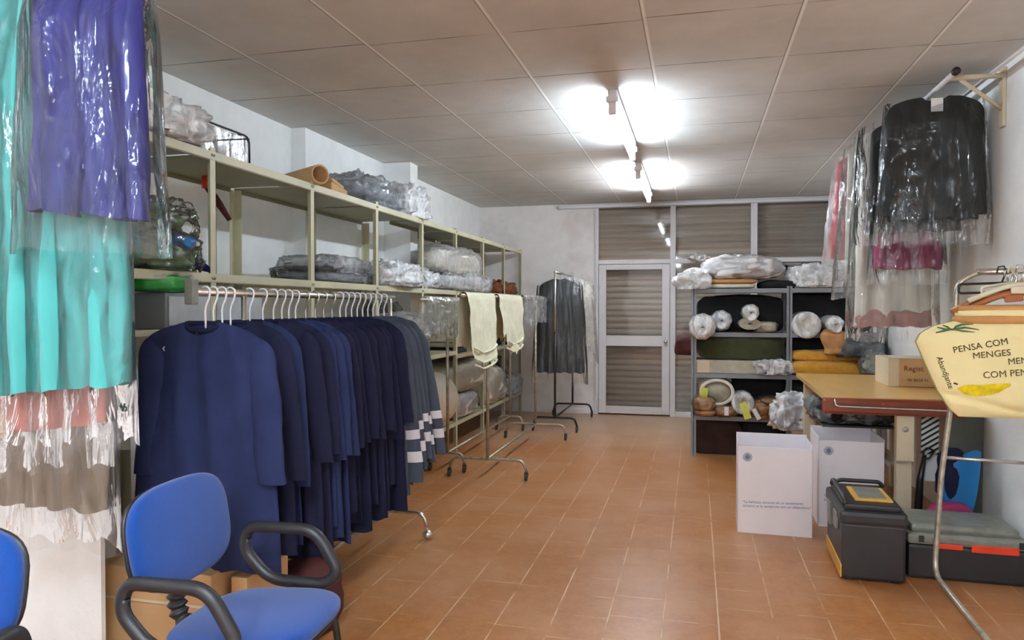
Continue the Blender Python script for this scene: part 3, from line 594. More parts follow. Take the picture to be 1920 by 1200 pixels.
# ------------------------------------------------------------------ blue chairs
def chair(label, loc, rz):
    t = thing('visitor_chair', label, 'chair', loc, rz, 'blue upholstered visitor chairs')
    def pad(cx, cz, hx, hy, hz, tilt, name, seed, bulge=.0, square=.55):
        R = Matrix.Translation((cx, 0, cz)) @ rot('Y', tilt)
        b = MB().blob((0, 0, 0), (hx, hy, hz), seed, square, .003, 3, 56, 30, R=R); b.obj(name, 'chairblue', t)
    pad(0, .455, .235, .235, .038, -.05, 'seat', 1, square=.62)
    pad(-.265, .735, .165, .245, .034, PI / 2 - .16 + PI, 'backrest', 2, square=.62)
    MB().blob((0, 0, 0), (.225, .225, .018), 3, .6, 0, 3, 40, 14, R=Matrix.Translation((0, 0, .425)) @ rot('Y', -.05)).obj('seat_shell', 'blackplastic', t)
    MB().blob((0, 0, 0), (.158, .238, .016), 3, .6, 0, 3, 40, 14, R=Matrix.Translation((-.295, 0, .732)) @ rot('Y', PI / 2 - .16)).obj('back_shell', 'blackplastic', t)
    for sd in (-1, 1):
        y = sd * .285; xo = 0 if sd > 0 else -.05
        lp = fillet([(-.20 + xo, y, .665), (.06 + xo, y, .665), (.15 + xo, y, .52), (.10 + xo, y, .47), (-.12 + xo, y, .475), (-.22 + xo, y, .58)], .06, 6, True)
        MB().tube(lp, .021, 12, closed=True).obj('armrest', 'blackplastic', t)
        MB().tube([(.0, sd * .26, .465), (.0, sd * .18, .42)], .012, 8).obj('arm_bracket', 'blackmetal', t)
        MB().tube(fillet([(-.22, sd * .2, 0.008), (-.17, sd * .2, .40), (.16, sd * .2, .405)], .04), .0125, 10).obj('leg', 'blackmetal', t)
        MB().tube(fillet([(.23, sd * .2, .008), (.17, sd * .2, .40), (.0, sd * .2, .408)], .04), .0125, 10).obj('leg', 'blackmetal', t)
    MB().tube([(.14, -.2, .40), (.14, .2, .40)], .011, 8).tube([(-.15, -.2, .395), (-.15, .2, .395)], .011, 8).obj('crossbar', 'blackmetal', t)
    bp = []; rr = []
    pts = fillet([(-.10, 0, .40), (-.285, 0, .41), (-.30, 0, .68)], .10, 8)
    dense = []
    for a_, b_ in zip(pts, pts[1:]):
        k_ = max(1, int((b_ - a_).length / .006)); dense += [a_.lerp(b_, q / k_) for q in range(k_)]
    MB().tube(dense, [.027 + .006 * math.sin(q * 1.57) for q in range(len(dense))], 12).obj('back_support', 'blackplastic', t)
    return t
chair('blue visitor chair with black loop armrests, turned side on', (-1.36, 2.06, 0), .06)
chair('blue visitor chair cut off by the picture edge, only its backrest showing', (-1.86, 1.19, 0), -1.38)

# cartons below the smocks
def carton(name, label, lo, hi, m, rz=0.0, flaps=False, group=None):
    c = ((lo[0] + hi[0]) / 2, (lo[1] + hi[1]) / 2, lo[2]); t = thing(name, label, 'box', c, rz, group); a, b, h = (hi[0] - lo[0]) / 2, (hi[1] - lo[1]) / 2, hi[2] - lo[2]
    MB().box((-a, -b, 0), (a, b, h), .005).obj('carton_body', m, t); return t
t = carton('cardboard_box', 'large brown cardboard box on the floor behind the blue chair', (-2.34, 2.42, 0), (-1.80, 2.80, .43), 'cardboard')
MB().box((-.26, -.195, .30), (.26, -.191, .31)).obj('flap_crease', 'cardlight', t)
carton('cardboard_box', 'narrow brown cardboard box standing beside the large one', (-1.77, 2.50, 0), (-1.70, 2.80, .40), 'cardboard')
b = MB().blob((0, 0, .15), (.15, .15, .16), 81, .6, .03, 6, 40, 24, flat=.95); single('dark_red_bag', b, 'darkred', 'dark red cloth bag on the floor under the smocks', 'bag', loc=(-1.71, 2.92, 0))

# ------------------------------------------------------------------ grey shelf of cloth rolls
GY = 7.36; gs = thing('grey_shelving', 'grey steel shelf unit packed with rolled cloth near the entrance', 'shelving', (.85, 7.6, 0)); GD = .46
for x in (-.02, .86, 1.66):
    for y, dy in ((GY, .04), (GY + GD, -.04)):
        MB().box((x - .025, min(y, y + dy * .1), 0), (x + .025, max(y, y + dy * .1), 1.66)).box((x - .003, min(y, y + dy), 0), (x + .003, max(y, y + dy), 1.66)).obj('post', 'steel', gs, True)
for z in (1.64, 1.215, .815, .40):
    MB().box((-.015, GY + .005, z - .006), (1.66, GY + GD - .01, z)).box((-.015, GY + .001, z - .042), (1.66, GY + .008, z)).box((-.015, GY + GD - .015, z - .04), (1.66, GY + GD - .008, z)).obj('shelf_board', 'steel', gs, True)
MB().box((-.02, GY + .02, .82), (-.016, GY + GD - .02, 1.2)).obj('side_panel', 'steel', gs, True)
# soft bundles; black filler at the shelf backs stands in for shade
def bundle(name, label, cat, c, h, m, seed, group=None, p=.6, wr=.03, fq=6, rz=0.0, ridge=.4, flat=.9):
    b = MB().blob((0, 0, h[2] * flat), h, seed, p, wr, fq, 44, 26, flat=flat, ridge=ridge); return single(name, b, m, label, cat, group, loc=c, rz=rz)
def wroll(label, c, r, L, core, seed, film_m='filmmilky', group='wrapped cloth rolls', tied=True, sq=1.0, hollow=False):
    """roll of cloth lying along Y in a plastic sleeve tied at the front"""
    t = spiral_roll('wrapped_roll', (c[0], c[1] + L / 2, c[2] + r), r, L, core, label, 'cloth roll', group, sq=sq, hollow=hollow, core=.25)
    g = r * 1.07; f = -L / 2
    if tied:
        mb = MB(); V = []; F = []; n = 28; prof = [(g, L / 2), (g, 0), (g, f + .01), (g * .96, f - .02), (g * .7, f - .035), (g * .35, f - .045), (.014, f - .055), (.012, f - .065), (.03, f - .085), (.045, f - .105)]
        for j, (q, y) in enumerate(prof):
            for k in range(n):
                a = 2 * PI * k / n; w_ = 1 + .09 * math.sin(a * 9 + seed) * (1 if 3 < j < 9 else .3) + .07 * noise.noise(Vector((math.cos(a) * 2, math.sin(a) * 2, y * 9 + seed)))
                V.append((q * w_ * math.cos(a), y, q * w_ * math.sin(a) * sq - (.02 + .25 * abs(y - f + .055) if j > 7 else 0)))
        for j in range(len(prof) - 1):
            for k in range(n): F.append((j * n + k, j * n + (k + 1) % n, (j + 1) * n + (k + 1) % n, (j + 1) * n + k))
        mb.add(V, F); mb.obj('plastic_sleeve', film_m, t)
    else:
        MB().lathe([(g, L / 2), (g, f - .01), (g * .9, f - .03), (g * .55, f - .02), (g * .3, f + .01)], (0, 0, 0), 28, axis='y', sy=sq).obj('plastic_sleeve', film_m, t)
    return t
# top of grey shelf
wrapped('bagged_pillow', 'big white pillow in plastic on top of the grey shelving', 'pillow', (.43, 7.58, 1.735), (.37, .22, .115), 'whitecloth', 'filmpale', 90, p=.75, wr=.05, fq=8, grow=.006, cr=.02)
for n_, (z, m, l, xx) in enumerate(((1.645, 'ivory', 'bottom', .25), (1.69, 'lime', 'top', .28))):
    b = MB().blob((0, 0, .022), (.31 - .02 * n_, .2, .022), 91 + n_, .35, .006, 6, 40, 14); single('folded_sheet', b, 'ivory' if n_ == 0 else 'tan', '%s folded beige sheet under the big white pillow' % l, 'folded cloth', 'folded sheets', loc=(xx, 7.58, z))
b = MB().blob((0, 0, .06), (.11, .12, .07), 94, .8, .06, 9, 60, 34, ridge=1.4, flat=.9); single('plastic_bag', b, 'filmdense', 'crumpled clear bag spilling over the corner of the grey shelving', 'plastic bag', loc=(-.02, 7.42, 1.64))
b = MB().blob((0, 0, .10), (.10, .08, .03), 95, .9, .03, 12, 50, 30, ridge=1.4); single('plastic_bag', b, 'filmdense', 'crumpled clear plastic caught on the window ledge behind the pillow', 'plastic bag', loc=(.03, 9.86, 2.0))
b = MB().blob((0, 0, .03), (.20, .18, .045), 96, .6, .02, 7, 40, 20, flat=.8); single('black_cloth_or_filler', b, 'black', 'black folded cloth beside the big white pillow on the shelving', 'folded cloth', loc=(.78, 7.6, 1.645))
st = thing('iron_stand', 'small black and chrome stand on top of the grey shelving', 'stand', (.86, 7.62, 1.7)); MB().tube([(0, 0, 0), (0, 0, .17)], .014, 8).obj('stem', 'blackmetal', st); MB().box((-.06, -.03, .17), (.13, .03, .195), .01).obj('head_plate', 'toolgrey', st)
wrapped('bagged_linen', 'crumpled white plastic bag on top of the grey shelving near the hanging clothes', 'laundry bag', (1.18, 7.58, 1.645), (.28, .2, .085), 'whitecloth', 'filmdense', 97, wr=.06, cr=.05)
# upper compartment
wroll('clear wrapped roll with tied end at the outer post of the upper shelf', (.06, 7.25, 1.155), .118, .5, 'greige', 1, 'filmdense')
wroll('pale blue wrapped roll behind the clear roll of the upper shelf', (.24, 7.42, 1.235), .095, .4, 'skyblue', 2, 'filmdense')
t = spiral_roll('rolled_mat', (.50, 7.55, 1.30), .10, .5, 'greige', 'flattened khaki rolled mat on the upper grey shelf', 'rolled mat', sq=.55, core=.2)
bundle('khaki_cloth', 'folded khaki cloth end beside the flattened rolled mat', 'cloth', (.66, 7.5, 1.22), (.10, .16, .05), 'greige', 99, wr=.03)
wroll('clear wrapped roll on top of the flattened khaki mat', (.51, 7.36, 1.335), .075, .4, 'greige', 3, 'filmdense')
wroll('white wrapped roll with dark core beside the shelf middle post', (1.00, 7.26, 1.175), .118, .5, 'bagwhite', 4, 'filmdense', tied=False)
wroll('white wrapped roll with paper end near the hanging clothes', (1.235, 7.22, 1.235), .072, .5, 'bagwhite', 5, 'filmdense', tied=True)
bundle('paper_twist', 'brown kraft paper twist drooping below the white rolls', 'paper', (1.23, 7.27, 1.03), (.085, .06, .11), 'kraft', 101, wr=.03, ridge=.8)
bundle('black_cloth_or_filler', 'black filler darkening the back of the upper shelf, outer half', 'cloth heap', (.42, 7.69, 1.22), (.41, .08, .185), 'black', 102, p=.3)  # black filler put in to darken the compartment back
bundle('black_cloth_or_filler', 'black filler darkening the back of the upper shelf, wall half', 'cloth heap', (1.26, 7.69, 1.22), (.37, .08, .2), 'black', 103, p=.3)
# middle compartment
bundle('olive_blanket', 'dark olive fleece blanket roll on the middle grey shelf', 'blanket', (.42, 7.56, .95), (.40, .18, .13), 'olive', 104, p=.5)
t = carton('flat_box', 'long pale box under the olive blanket', (.0, 7.38, .817), (.62, 7.76, .945), 'greige'); MB().box((-.31, -.192, .004), (-.18, -.189, .124)).obj('end_label', 'cardlight', t)
bundle('red_cloth', 'dark red cloth bundle sticking out beside the outer shelf post', 'cloth', (-.10, 7.62, .98), (.10, .14, .10), 'darkred', 105, wr=.02)
wrapped('purple_bag', 'lilac cloth in tied clear bag at the middle post', 'bag', (.72, 7.36, .82), (.13, .07, .045), 'purplecloth', 'filmdense', 106, wr=.02)
bundle('mustard_blanket', 'mustard yellow boucle blanket folded on the middle grey shelf, upper fold', 'blanket', (1.20, 7.46, .95), (.33, .15, .055), 'mustard', 107, 'mustard blankets', p=.55, wr=.015)
bundle('mustard_blanket', 'mustard yellow boucle blanket folded on the middle grey shelf, lower fold', 'blanket', (1.19, 7.42, .818), (.33, .17, .075), 'mustard', 108, 'mustard blankets', p=.55, wr=.015)
wrapped('grey_bag', 'shiny dark grey plastic bundle above the mustard blanket', 'bag', (1.46, 7.36, 1.0), (.17, .16, .07), 'graphite', 'filmgrey', 109, wr=.05)
wrapped('grey_bag', 'pale green crumpled plastic at the end of the mustard blanket', 'bag', (1.56, 7.2, .86), (.08, .06, .09), 'greige', 'filmgrey', 110, wr=.05)
bundle('black_cloth_or_filler', 'black filler darkening the space behind the mustard blanket on the middle shelf', 'cloth heap', (1.26, 7.7, .82), (.37, .08, .185), 'black', 111, p=.3)  # filler added as the shade behind the blanket
# lower compartment
t = spiral_roll('rolled_mat', (.20, 7.56, .635), .165, .46, 'ivory', 'thick white rolled rug with yellow tag on the lower shelf', 'rolled rug', sq=.78, hollow=True)
MB().box((-.155, -.236, -.06), (-.085, -.233, .035), R=rot('Y', .08)).obj('paper_tag', 'lime', t)
MB().lathe([(.125, -.2), (.115, -.17), (.001, -.17)], (0, 0, 0), 24, axis='y', sy=.78).obj('inner_roll', 'greige', t)
wroll('clear wrapped roll beside the thick white rug', (.44, 7.3, .44), .10, .45, 'greige', 7, 'filmdense', tied=False)
for n_, (x, z, hx, hz, l) in enumerate(((.08, .45, .11, .075, 'at the outer post'), (.28, .402, .12, .055, 'under the white rug'), (.62, .402, .10, .085, 'beside the clear roll'), (.76, .402, .11, .09, 'at the middle post'), (.72, .52, .12, .04, 'on top near the middle post'), (.10, .402, .12, .04, 'bottom, at the outer post'))):
    wrapped('kraft_roll', 'brown wrapped cloth roll on the lower shelf, %s' % l, 'cloth roll', (x, 7.44, z), (hx, .2, hz), 'kraft', 'film', 120 + n_, 'brown wrapped rolls', p=.8, wr=.02, grow=.006, cr=.014)
tg = MB().box((-.03, -.001, -.16), (.035, .001, .0), R=rot('Y', -.32)); single('paper_tag', tg, 'lime', 'long yellow green paper tag hanging from the rolls of the lower shelf', 'tag', 'paper tags on the rolls', loc=(.43, 7.225, .555))
tg = MB().box((-.02, -.001, -.08), (.02, .001, .0)); single('paper_tag', tg, 'paper', 'small white paper tag below the thick white rug', 'tag', 'paper tags on the rolls', loc=(.285, 7.225, .51))
tg = MB().box((-.02, -.001, -.11), (.02, .001, .0), R=rot('Y', -.5)); single('paper_tag', tg, 'paper', 'slanting white paper tag beside the yellow green one', 'tag', 'paper tags on the rolls', loc=(.53, 7.225, .50))
bundle('black_cloth_or_filler', 'black filler darkening the space above the brown rolls of the lower shelf', 'cloth heap', (.60, 7.70, .41), (.24, .08, .19), 'black', 130, p=.3)  # filler added as the shade deep in the lower shelf
bundle('black_cloth_or_filler', 'black filler darkening the lower shelf under the table end', 'cloth heap', (1.26, 7.6, .41), (.37, .16, .18), 'black', 131, p=.3)
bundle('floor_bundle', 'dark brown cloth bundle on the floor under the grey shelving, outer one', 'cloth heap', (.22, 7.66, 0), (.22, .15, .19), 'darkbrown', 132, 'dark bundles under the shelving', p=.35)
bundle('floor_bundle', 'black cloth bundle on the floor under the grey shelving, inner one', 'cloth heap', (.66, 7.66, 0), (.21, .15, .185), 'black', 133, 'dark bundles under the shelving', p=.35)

# ------------------------------------------------------------------ pressing table
tb = thing('pressing_table', 'golden topped work table with reddish brown edge', 'table', (1.25, 5.8, 0))
TZ = .892
top = MB(); V = [(.80, 4.97), (1.58, 5.0), (1.66, 5.1), (1.66, 6.68), (.84, 6.70)]
bm_v = [(x, y, TZ) for x, y in V] + [(x, y, TZ - .03) for x, y in V]; n = len(V)
top.add(bm_v, [tuple(range(n)), tuple(range(2 * n - 1, n - 1, -1))] + [(i, i + n, (i + 1) % n + n, (i + 1) % n) for i in range(n)], 0, False); top.obj('tabletop', 'woodtop', tb, True)
MB().box((.775, 4.945, TZ - .105), (1.60, 4.985, TZ - .004), .018).obj('edge_apron', 'mahogany', tb, True)
MB().tube(fillet([(.85, 4.944, TZ - .01), (.85, 4.925, TZ - .045), (.87, 4.922, TZ - .052), (1.58, 4.922, TZ - .062), (1.585, 4.94, TZ - .07)], .02), .006, 8).obj('towel_rail', 'chrome', tb, True)
MB().box((1.215, 4.985, .50), (1.315, 5.02, TZ - .105), .006).obj('leg_bracket', 'cardlight', tb, True)
MB().lathe([(.001, -.004), (.016, -.003), (.018, 0)], (1.265, 4.985, .70), 14, axis='y').obj('bolt', 'oldchrome', tb, True)
for x, y in ((1.28, 5.10), (.92, 6.5), (1.58, 6.5)):
    MB().box((x - .045, y - .03, 0), (x + .045, y + .03, TZ - .03), .005).obj('leg', 'cardlight', tb, True)
MB().box((1.26, 5.12, .42), (1.30, 6.5, .47), .004).obj('leg_brace', 'cardlight', tb, True)
bx = carton('cardboard_box', 'small sealed cardboard box with white tape, standing on the work table', (1.34, 5.72, TZ + .002), (1.70, 6.12, TZ + .20), 'cardboard')
MB().box((-.181, -.201, -.0), (-.115, -.198, .199)).box((-.182, -.2, 0), (-.179, .2, .199)).obj('tape_strip', 'cardlight', bx); MB().box((-.178, -.198, .198), (.178, .198, .2)).obj('lid', 'cardlight', bx)
text('printed_text', 'Regist', 'mahogany', .052, bx, Matrix.Translation((1.435, 5.716, TZ + .115)) @ rot('X', PI / 2)); text('printed_text', 'W BOX N', 'mahogany', .03, bx, Matrix.Translation((1.46, 5.716, TZ + .04)) @ rot('X', PI / 2))
wrapped('dark_bag', 'purple and white cloth in crumpled clear bag under the table end', 'bag', (.86, 6.75, .405), (.16, .14, .12), 'purplecloth', 'filmdense', 140, wr=.05, cr=.05)
wrapped('dark_bag', 'shiny black plastic bag of clothes hanging low beneath the table', 'bag', (1.12, 5.9, .62), (.26, .3, .08), 'black', 'filmgrey', 141, wr=.05)
bb_ = MB().box((-.24, -.3, -.014), (.24, .3, 0), .004); single('under_shelf', bb_, 'darkpanel', 'dark lower tray under the table carrying the shiny black bag', 'tray', loc=(1.12, 5.9, .618))
# white cartons
def open_carton(label, lo, hi, rz, seed):
    t = thing('white_carton', label, 'box', ((lo[0] + hi[0]) / 2, (lo[1] + hi[1]) / 2, 0), rz, 'open white cartons'); a, b, h = (hi[0] - lo[0]) / 2, (hi[1] - lo[1]) / 2, hi[2]
    m = MB(); m.box((-a, -b, .004), (a, -b + .005, h), .0015).box((-a, b - .005, .004), (a, b, h + .035), .0015).box((-a, -b, .004), (-a + .005, b, h + .02), .0015).box((a - .005, -b, .004), (a, b, h + .02), .0015).box((-a, -b, 0), (a, b, .006)); m.obj('carton_body', 'whitecard', t)
    Wd = Matrix.Translation(t.location) @ rot('Z', rz)
    st_ = MB().lathe([(.030, -.0012), (.030, -.0002)], (-a + .062, -b, h - .068), 22, axis='y', smooth=False); st_.obj('round_stamp', 'inkpale', t)
    MB().lathe([(.015, -.002), (.015, -.0013)], (-a + .062, -b, h - .068), 14, axis='y', smooth=False).box((-a + .058, -b - .0024, h - .085), (-a + .066, -b - .0021, h - .05)).obj('stamp_emblem', 'ink', t)
    text('printed_text', '"La bellezza comune ed un sentimento', 'ink', .0235, t, Wd @ Matrix.Translation((-a + .035, -b - .0015, h * .345)) @ rot('X', PI / 2) @ rot('Z', .035))
    text('printed_text', 'lontano se la semplicita non un abbandono"', 'ink', .0235, t, Wd @ Matrix.Translation((-a + .035, -b - .0015, h * .30)) @ rot('X', PI / 2) @ rot('Z', .035))
    return t
open_carton('open white carton with blue stamp, the one farther from the toolboxes', (.27, 4.93, 0), (.725, 5.28, .56), -.03, 1)
open_carton('open white carton with blue stamp, behind the black toolbox with yellow trim', (.80, 5.20, 0), (1.20, 5.62, .575), -.02, 2)

# ------------------------------------------------------------------ toolboxes
t = thing('toolbox', 'tall black toolbox with yellow trim and organiser lid', 'toolbox', (.925, 4.47, 0), -.03)
MB().box((-.155, -.28, .012), (.155, .28, .31), .015).obj('box_body', 'blackplastic', t)
MB().box((-.165, -.29, .30), (.165, .29, .375), .022).box((-.14, -.25, .37), (.14, .25, .405), .012).obj('lid', 'blackplastic', t)
MB().tube(fillet([(-.135, -.24, .40), (-.135, -.20, .435), (-.135, .20, .435), (-.135, .24, .40)], .03), .013, 8).tube(fillet([(-.135, .22, .40), (-.10, .22, .43), (.12, .22, .43), (.14, .22, .40)], .03), .012, 8).obj('handle', 'blackplastic', t)
MB().box((-.075, -.17, .405), (.115, .13, .416), .004).obj('organiser_tray', 'toolyellow', t)
MB().box((-.05, -.14, .416), (.09, .10, .421), .003).obj('organiser_window', 'toolgrey', t)
MB().box((-.162, -.272, .015), (-.154, .26, .085), .003).obj('side_trim', 'toolyellow', t)
MB().box((-.172, .05, .20), (-.156, .16, .33), .006).box((-.172, -.16, .24), (-.156, -.06, .33), .006).obj('latch', 'toolgrey', t)
for x in (-.11, .11):
    for y in (-.24, .24): MB().lathe([(.018, 0), (.018, .015)], (x, y, 0), 10).obj('foot', 'rubber', t)
t = thing('toolbox', 'low wide black toolbox with grey lid and orange red latch', 'toolbox', (1.40, 4.52, 0), -.02)
MB().box((-.28, -.20, 0), (.28, .20, .185), .018).obj('box_body', 'blackplastic', t)
MB().box((-.285, -.205, .185), (.285, .205, .245), .02).box((-.26, -.17, .24), (.26, .18, .285), .02).obj('lid', 'toolgrey', t)
MB().box((.02, -.213, .165), (.24, -.203, .205), .005).box((-.16, -.213, .172), (-.02, -.203, .200), .005).obj('latch', 'orange', t)
for x in (-.23, .24): MB().box((x, -.212, .20), (x + .025, -.204, .235), .003).obj('hinge_clip', 'blackplastic', t)
# clutter under the table by the wall
b = MB().box((-.09, -.012, 0), (.105, .012, .80), .004, R=rot('Y', .01)); single('leaning_panel', b, 'darkpanel', 'dark grey green panel leaning against the wall behind the toolboxes', 'panel', loc=(1.58, 4.98, 0), rz=.0)
b = MB(); b.grid(lambda u, v: ((-.06 + .17 * u + .03 * math.sin(v * 3)) + .10 * v, .05 * math.sin(u * 3.2 + v) - .02, .0 + .56 * v - .06 * math.cos(u * PI) * v), 20, 26)
b.grid(lambda u, v: ((-.06 + .17 * u + .03 * math.sin(v * 3)) + .10 * v, .05 * math.sin(u * 3.2 + v) + .02, .0 + .56 * v - .06 * math.cos(u * PI) * v), 20, 26)
single('blue_board', b, 'bluepl', 'bright blue curved plastic sheet standing behind the low toolbox', 'plastic sheet', loc=(1.40, 4.84, 0))
bundle('dark_blue_bag', 'very dark blue plastic bag behind the bright blue sheet', 'bag', (1.50, 4.90, .30), (.08, .04, .16), 'navydark', 150, wr=.02)
bundle('plum_cloth', 'plum coloured cloth lying behind the low toolbox', 'cloth', (1.45, 4.78, 0.0), (.13, .05, .16), 'magenta', 151, wr=.02)
b = MB().box((-.05, -.004, 0), (.05, .004, .30)); single('striped_card', b, 'stripes', 'black and white striped card hanging below the table edge', 'card', loc=(1.44, 5.12, .53))
b = MB().box((-.045, -.004, -.17), (.045, .004, .0)); single('white_card', b, 'paper', 'plain white board below the striped card', 'card', loc=(1.445, 5.14, .525))
b = MB().tube(fillet([(0.03, 0, .09), (-.01, 0, .11), (-.035, 0, .06), (0, 0, .03), (.035, 0, .09)], .02), .006, 8).tube([(-.02, 0, .06), (-.045, 0, -.1), (-.06, .0, -.45)], [.012, .02, .03], 8)
single('folded_umbrella', b, 'blackmetal', 'black folded umbrella hanging by its handle beside the table leg', 'umbrella', loc=(1.42, 5.08, .47))

# ------------------------------------------------------------------ wall rail with bagged clothes
rr = thing('wall_rail', 'white hanging rail on wall brackets near the ceiling', 'rail', (XR, 5.8, 2.78))
MB().tube([(1.40, 4.60, 2.775), (1.40, 7.3, 2.775)], .014, 10).obj('hanging_rod', 'alu', rr, True)
MB().tube([(1.64, 3.9, 2.80), (1.64, 7.3, 2.80)], .012, 10).obj('back_rail', 'alu', rr, True)
MB().lathe([(.006, -.02), (.022, -.015), (.022, .012), (.010, .02)], (1.40, 4.58, 2.775), 12, axis='y').obj('end_knob', 'blackmetal', rr, True)
for y in (4.80, 7.1):
    MB().tube([(1.39, y - .1, 2.775), (XR, y - .02, 2.79)], .015, 8).tube([(1.47, y - .07, 2.77), (XR - .01, y, 2.60)], .012, 8).box((XR - .02, y - .03, 2.5), (XR - .001, y + .03, 2.84), .004).obj('bracket', 'cardlight', rr, True)
bagged('bagged_jacket', 'black jacket in shiny clear bag hanging from the wall rail', 'jacket', (1.40, 4.97, 2.775), -.05, .50, .50, -.035, -.78, 'jacket', -.93, .66, 161, film_m='filmclear', sleeves=.72, T=.11, slope=.14, crumple=.016, bag_top=.035, bT=.12, neck=.07)
MB().box((1.365, 4.895, 2.635), (1.43, 4.899, 2.715)).obj('collar_label', 'paper', bpy.data.objects['bagged_jacket'], True)
bagged('bagged_skirt', 'raspberry red garment in clear bag showing below the black jacket', 'garment', (1.37, 5.40, 2.775), .0, .38, .42, -.5, -1.06, 'magenta', -1.16, .5, 163, film_m='film', T=.08, slope=.1, crumple=.014)
bagged('bagged_dress', 'long off-white garment in clear bag behind the raspberry one', 'garment', (1.34, 5.64, 2.775), .0, .46, .50, -.06, -1.45, 'ivorylight', -1.56, .62, 165, film_m='filmclear', T=.10, slope=.22, crumple=.012)
sheetpair(MB(), .49, .51, -1.33, -1.452, .0, .115, 166, fold=.02, nf=4, neck=.06, gap=.014, corner=0, dip=0, nv=6).obj('hem_band', 'palepink', [o for o in bpy.data.objects if o.get('label', '').startswith('long off-white')][0])
bagged('bagged_blouse', 'black skirt end in clear bag directly behind the black jacket', 'garment', (1.36, 5.24, 2.775), .0, .5, .56, -.1, -.83, 'jacket', -.90, .62, 167, film_m='film', T=.05, slope=.2, crumple=.02, bx=-.05)
bagged('bagged_dress', 'white garment in crinkled clear bag between the jacket and the red one', 'garment', (1.36, 6.0, 2.775), .0, .5, .54, -.06, -1.1, 'bagwhite', -1.25, .72, 169, film_m='film', T=.06, slope=.22, crumple=.022, cfq=18)
bagged('bagged_dress', 'bright red garment in crinkled clear bag, farthest along the wall rail', 'garment', (1.36, 6.5, 2.775), .0, .46, .60, -.06, -.92, 'red', -.98, .72, 171, film_m='filmmilky', T=.06, slope=.22, crumple=.02, cfq=18)

# ------------------------------------------------------------------ chrome stand with yellow printed bag
vs = thing('garment_stand', 'narrow chrome garment stand holding hangers and the yellow bag', 'clothes stand', (1.42, 4.0, 0))
MB().tube(fillet([(1.225, 3.30, .014), (1.185, 4.12, .10), (1.215, 4.13, .60), (1.255, 4.13, .95), (1.275, 4.12, 1.58), (1.36, 4.11, 1.635), (1.66, 4.10, 1.64)], .09, 8), .0135, 12).obj('upright_frame', 'oldchrome', vs, True)
MB().tube(fillet([(1.66, 4.10, 1.64), (1.685, 4.12, 1.5), (1.61, 4.13, .95), (1.63, 4.13, .10), (1.64, 3.30, .014)], .06, 8), .0135, 12).obj('upright_frame', 'oldchrome', vs, True)
MB().tube([(1.235, 4.13, .695), (1.615, 4.13, .685)], .0085, 10).obj('crossbar', 'chrome', vs, True)
MB().tube([(1.36, 4.11, 1.635), (1.66, 4.10, 1.64)], .016, 12).obj('hanging_rod', 'chrome', vs, True)
def flat_hanger(label, loc, rz, m, tilt, w_=.2, r=.006, kind='loop'):
    t = thing('plastic_hanger', label, 'hanger', loc, rz, 'plastic hangers on the chrome stand'); R = rot('Y', tilt)
    MB().tube([(-.02, 0, -.01), (-.012, 0, .02), (.012, 0, .022), (.022, 0, 0), (.012, 0, -.03), (.0, 0, -.06)], r * .7, 8, R=R).obj('hook', m if kind == 'loop' else 'chrome', t)
    if kind == 'loop': MB().tube(fillet([(-w_, 0, -.06), (w_, 0, -.06), (w_, 0, -.105), (-w_, 0, -.105)], .015, 4, True), r, 8, closed=True, R=R).obj('hanger_bar', m, t)
    else: MB().tube(fillet([(-w_, 0, -.15), (-w_ * .4, 0, -.09), (0, 0, -.065), (w_ * .4, 0, -.09), (w_, 0, -.15)], .05), [r * 1.6] * 23, 8, R=R).box((-.04, -.008, -.115), (.04, .008, -.065), .006, R=R).obj('shoulder_bar', m, t)
    return t
flat_hanger('black slotted trouser hanger on the chrome stand', (1.46, 4.09, 1.64), .0, 'blackplastic', -.03, .19)
flat_hanger('clear plastic looped hanger under the black one', (1.49, 4.04, 1.64), .08, 'hangerclear', -.16, .15, .007)
flat_hanger('broad ivory plastic hanger with metal clip on the chrome stand', (1.51, 4.00, 1.64), -.05, 'hangerclear', .0, .22, .008, 'bar')
flat_hanger('upper caramel brown hanger pointing to the wall bags', (1.48, 4.06, 1.62), .05, 'hangerbrown', -.12, .27, .009, 'bar')
flat_hanger('lower caramel brown hanger above the yellow bag', (1.48, 4.02, 1.60), .02, 'hangerbrown', -.10, .25, .009, 'bar')
for n_, (z, m) in enumerate(((1.40, 'tan'), (1.428, 'yellowcloth'), (1.45, 'tan'))):
    b = MB().blob((0, 0, 0), (.21, .07 - .01 * n_, .022), 180 + n_, .5, .006, 7, 40, 12); single('folded_cloth', b, m, ('tan folded cloth directly on top of the yellow bag', 'yellow folded cloth in the middle of the pile on the yellow bag', 'tan folded cloth under the hangers, topmost on the yellow bag')[n_], 'folded cloth', loc=(1.44 + .01 * n_, 4.02, z + .0))
yb = thing('printed_bag', 'pale yellow cloth bag printed with words and a banana, hung on the chrome stand', 'bag', (1.36, 4.0, 1.38))
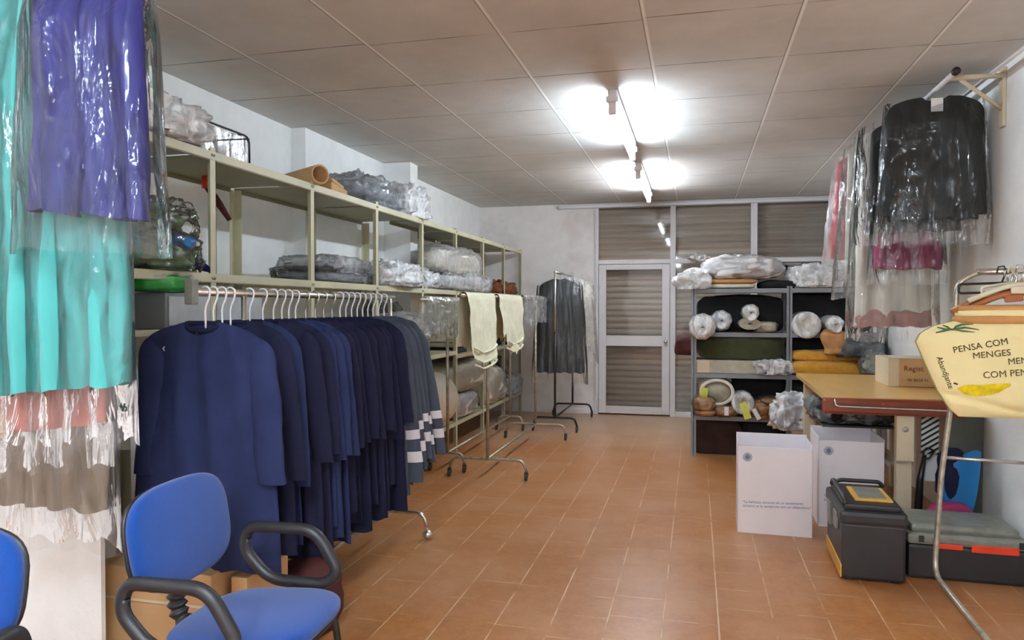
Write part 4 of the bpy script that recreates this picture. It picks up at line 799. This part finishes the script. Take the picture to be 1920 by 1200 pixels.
# outline rows (z, left x, right x) of the bag front at y about 4.0
ROWS = [(1.395, 1.22, 1.66), (1.37, 1.13, 1.66), (1.33, 1.075, 1.66), (1.29, 1.055, 1.66), (1.24, 1.075, 1.66), (1.18, 1.10, 1.66), (1.12, 1.125, 1.66), (1.05, 1.155, 1.66), (1.00, 1.185, 1.66), (.96, 1.21, 1.66), (.925, 1.25, 1.66)]
def yrow(z):
    if z >= ROWS[0][0]: return ROWS[0][1:]
    for (z0, a0, b0), (z1, a1, b1) in zip(ROWS, ROWS[1:]):
        if z0 >= z >= z1: k_ = (z0 - z) / (z0 - z1); return (a0 + (a1 - a0) * k_, b0 + (b1 - b0) * k_)
    return ROWS[-1][1:]
def ysurf(x, z, sd=-1):
    a, b = yrow(z); u = max(0, min(1, (x - a) / (b - a))); v = max(0, min(1, (1.395 - z) / .47)); e = min(1, (4 * u * (1 - u) + .02)) ** .35 * min(1, 6 * v + .1) ** .5 * min(1, 7 * (1 - v) + .02) ** .5
    crease = .016 * math.exp(-((z - (1.02 - .25 * (x - 1.25))) / .018) ** 2)
    return 4.0 + sd * .055 * e + (.010 * fnoise(x * 7, z * 7, 3 + sd) + crease) * e
for sd in (-1, 1):
    pass
mb = MB()
for sd in (-1, 1):
    mb.grid(lambda u, v, sd=sd: (lambda z: (lambda a, b: (a + (b - a) * u, ysurf(a + (b - a) * u, z, sd), z + (.012 * (u - .3) if v < .1 else 0)))(*yrow(z)))(1.395 - .47 * v), 50, 50)
mb.obj('bag_cloth', 'yellowcloth', yb, True, merge=.0005)
def put(body, x, z, ang, size, m='printbrown'):
    return text('printed_text', body, m, size, yb, Matrix.Translation((x, 4.0, z)) @ rot('X', PI / 2) @ rot('Z', ang), ysurf)
put('PENSA COM', 1.209, 1.238, .20, .0435); put('MENGES', 1.292, 1.211, .13, .0435); put('MEN', 1.441, 1.186, .11, .0435); put('COM PEN', 1.335, 1.119, .10, .0445)
put('Abandjante', 1.138, 1.215, -1.22, .036)
def stroke(pts, m, nm, wd):
    s_ = MB(); P = [Vector((x, 0, z)) for x, z in pts]; V = []; F = []
    for i, p in enumerate(P):
        t_ = (P[min(i + 1, len(P) - 1)] - P[max(i - 1, 0)]).normalized(); nrm = Vector((-t_.z, 0, t_.x)); w_ = wd[i] if isinstance(wd, list) else wd
        for q in (-1, -.33, .33, 1): c_ = p + nrm * w_ * q; V.append((c_.x, ysurf(c_.x, c_.z) - .003, c_.z))
    for i in range(len(P) - 1):
        for q in range(3): F.append((i * 4 + q, i * 4 + q + 1, i * 4 + q + 5, i * 4 + q + 4))
    s_.add(V, F); return s_.obj(nm, m, yb, True)
stroke([(1.232 + .0275 * q, 1.066 - .018 * math.sin(q / 8 * PI) + .0035 * q) for q in range(9)], 'printyellow', 'banana_print', [.004, .022, .027, .027, .026, .026, .022, .014, .004])
stroke([(1.212, 1.092), (1.222, 1.090), (1.229, 1.086)], 'printbrown', 'banana_stem', .004)
for pts in ([(1.135, 1.335), (1.17, 1.345), (1.21, 1.352)], [(1.145, 1.362), (1.18, 1.352), (1.21, 1.352), (1.26, 1.362), (1.32, 1.352)], [(1.21, 1.352), (1.25, 1.345), (1.30, 1.34)], [(1.17, 1.372), (1.19, 1.362), (1.205, 1.352)], [(1.21, 1.352), (1.225, 1.366), (1.25, 1.376), (1.30, 1.378)]):
    stroke(pts, 'printgreen', 'leaf_print', [.0025] + [.005] * (len(pts) - 2) + [.0015])
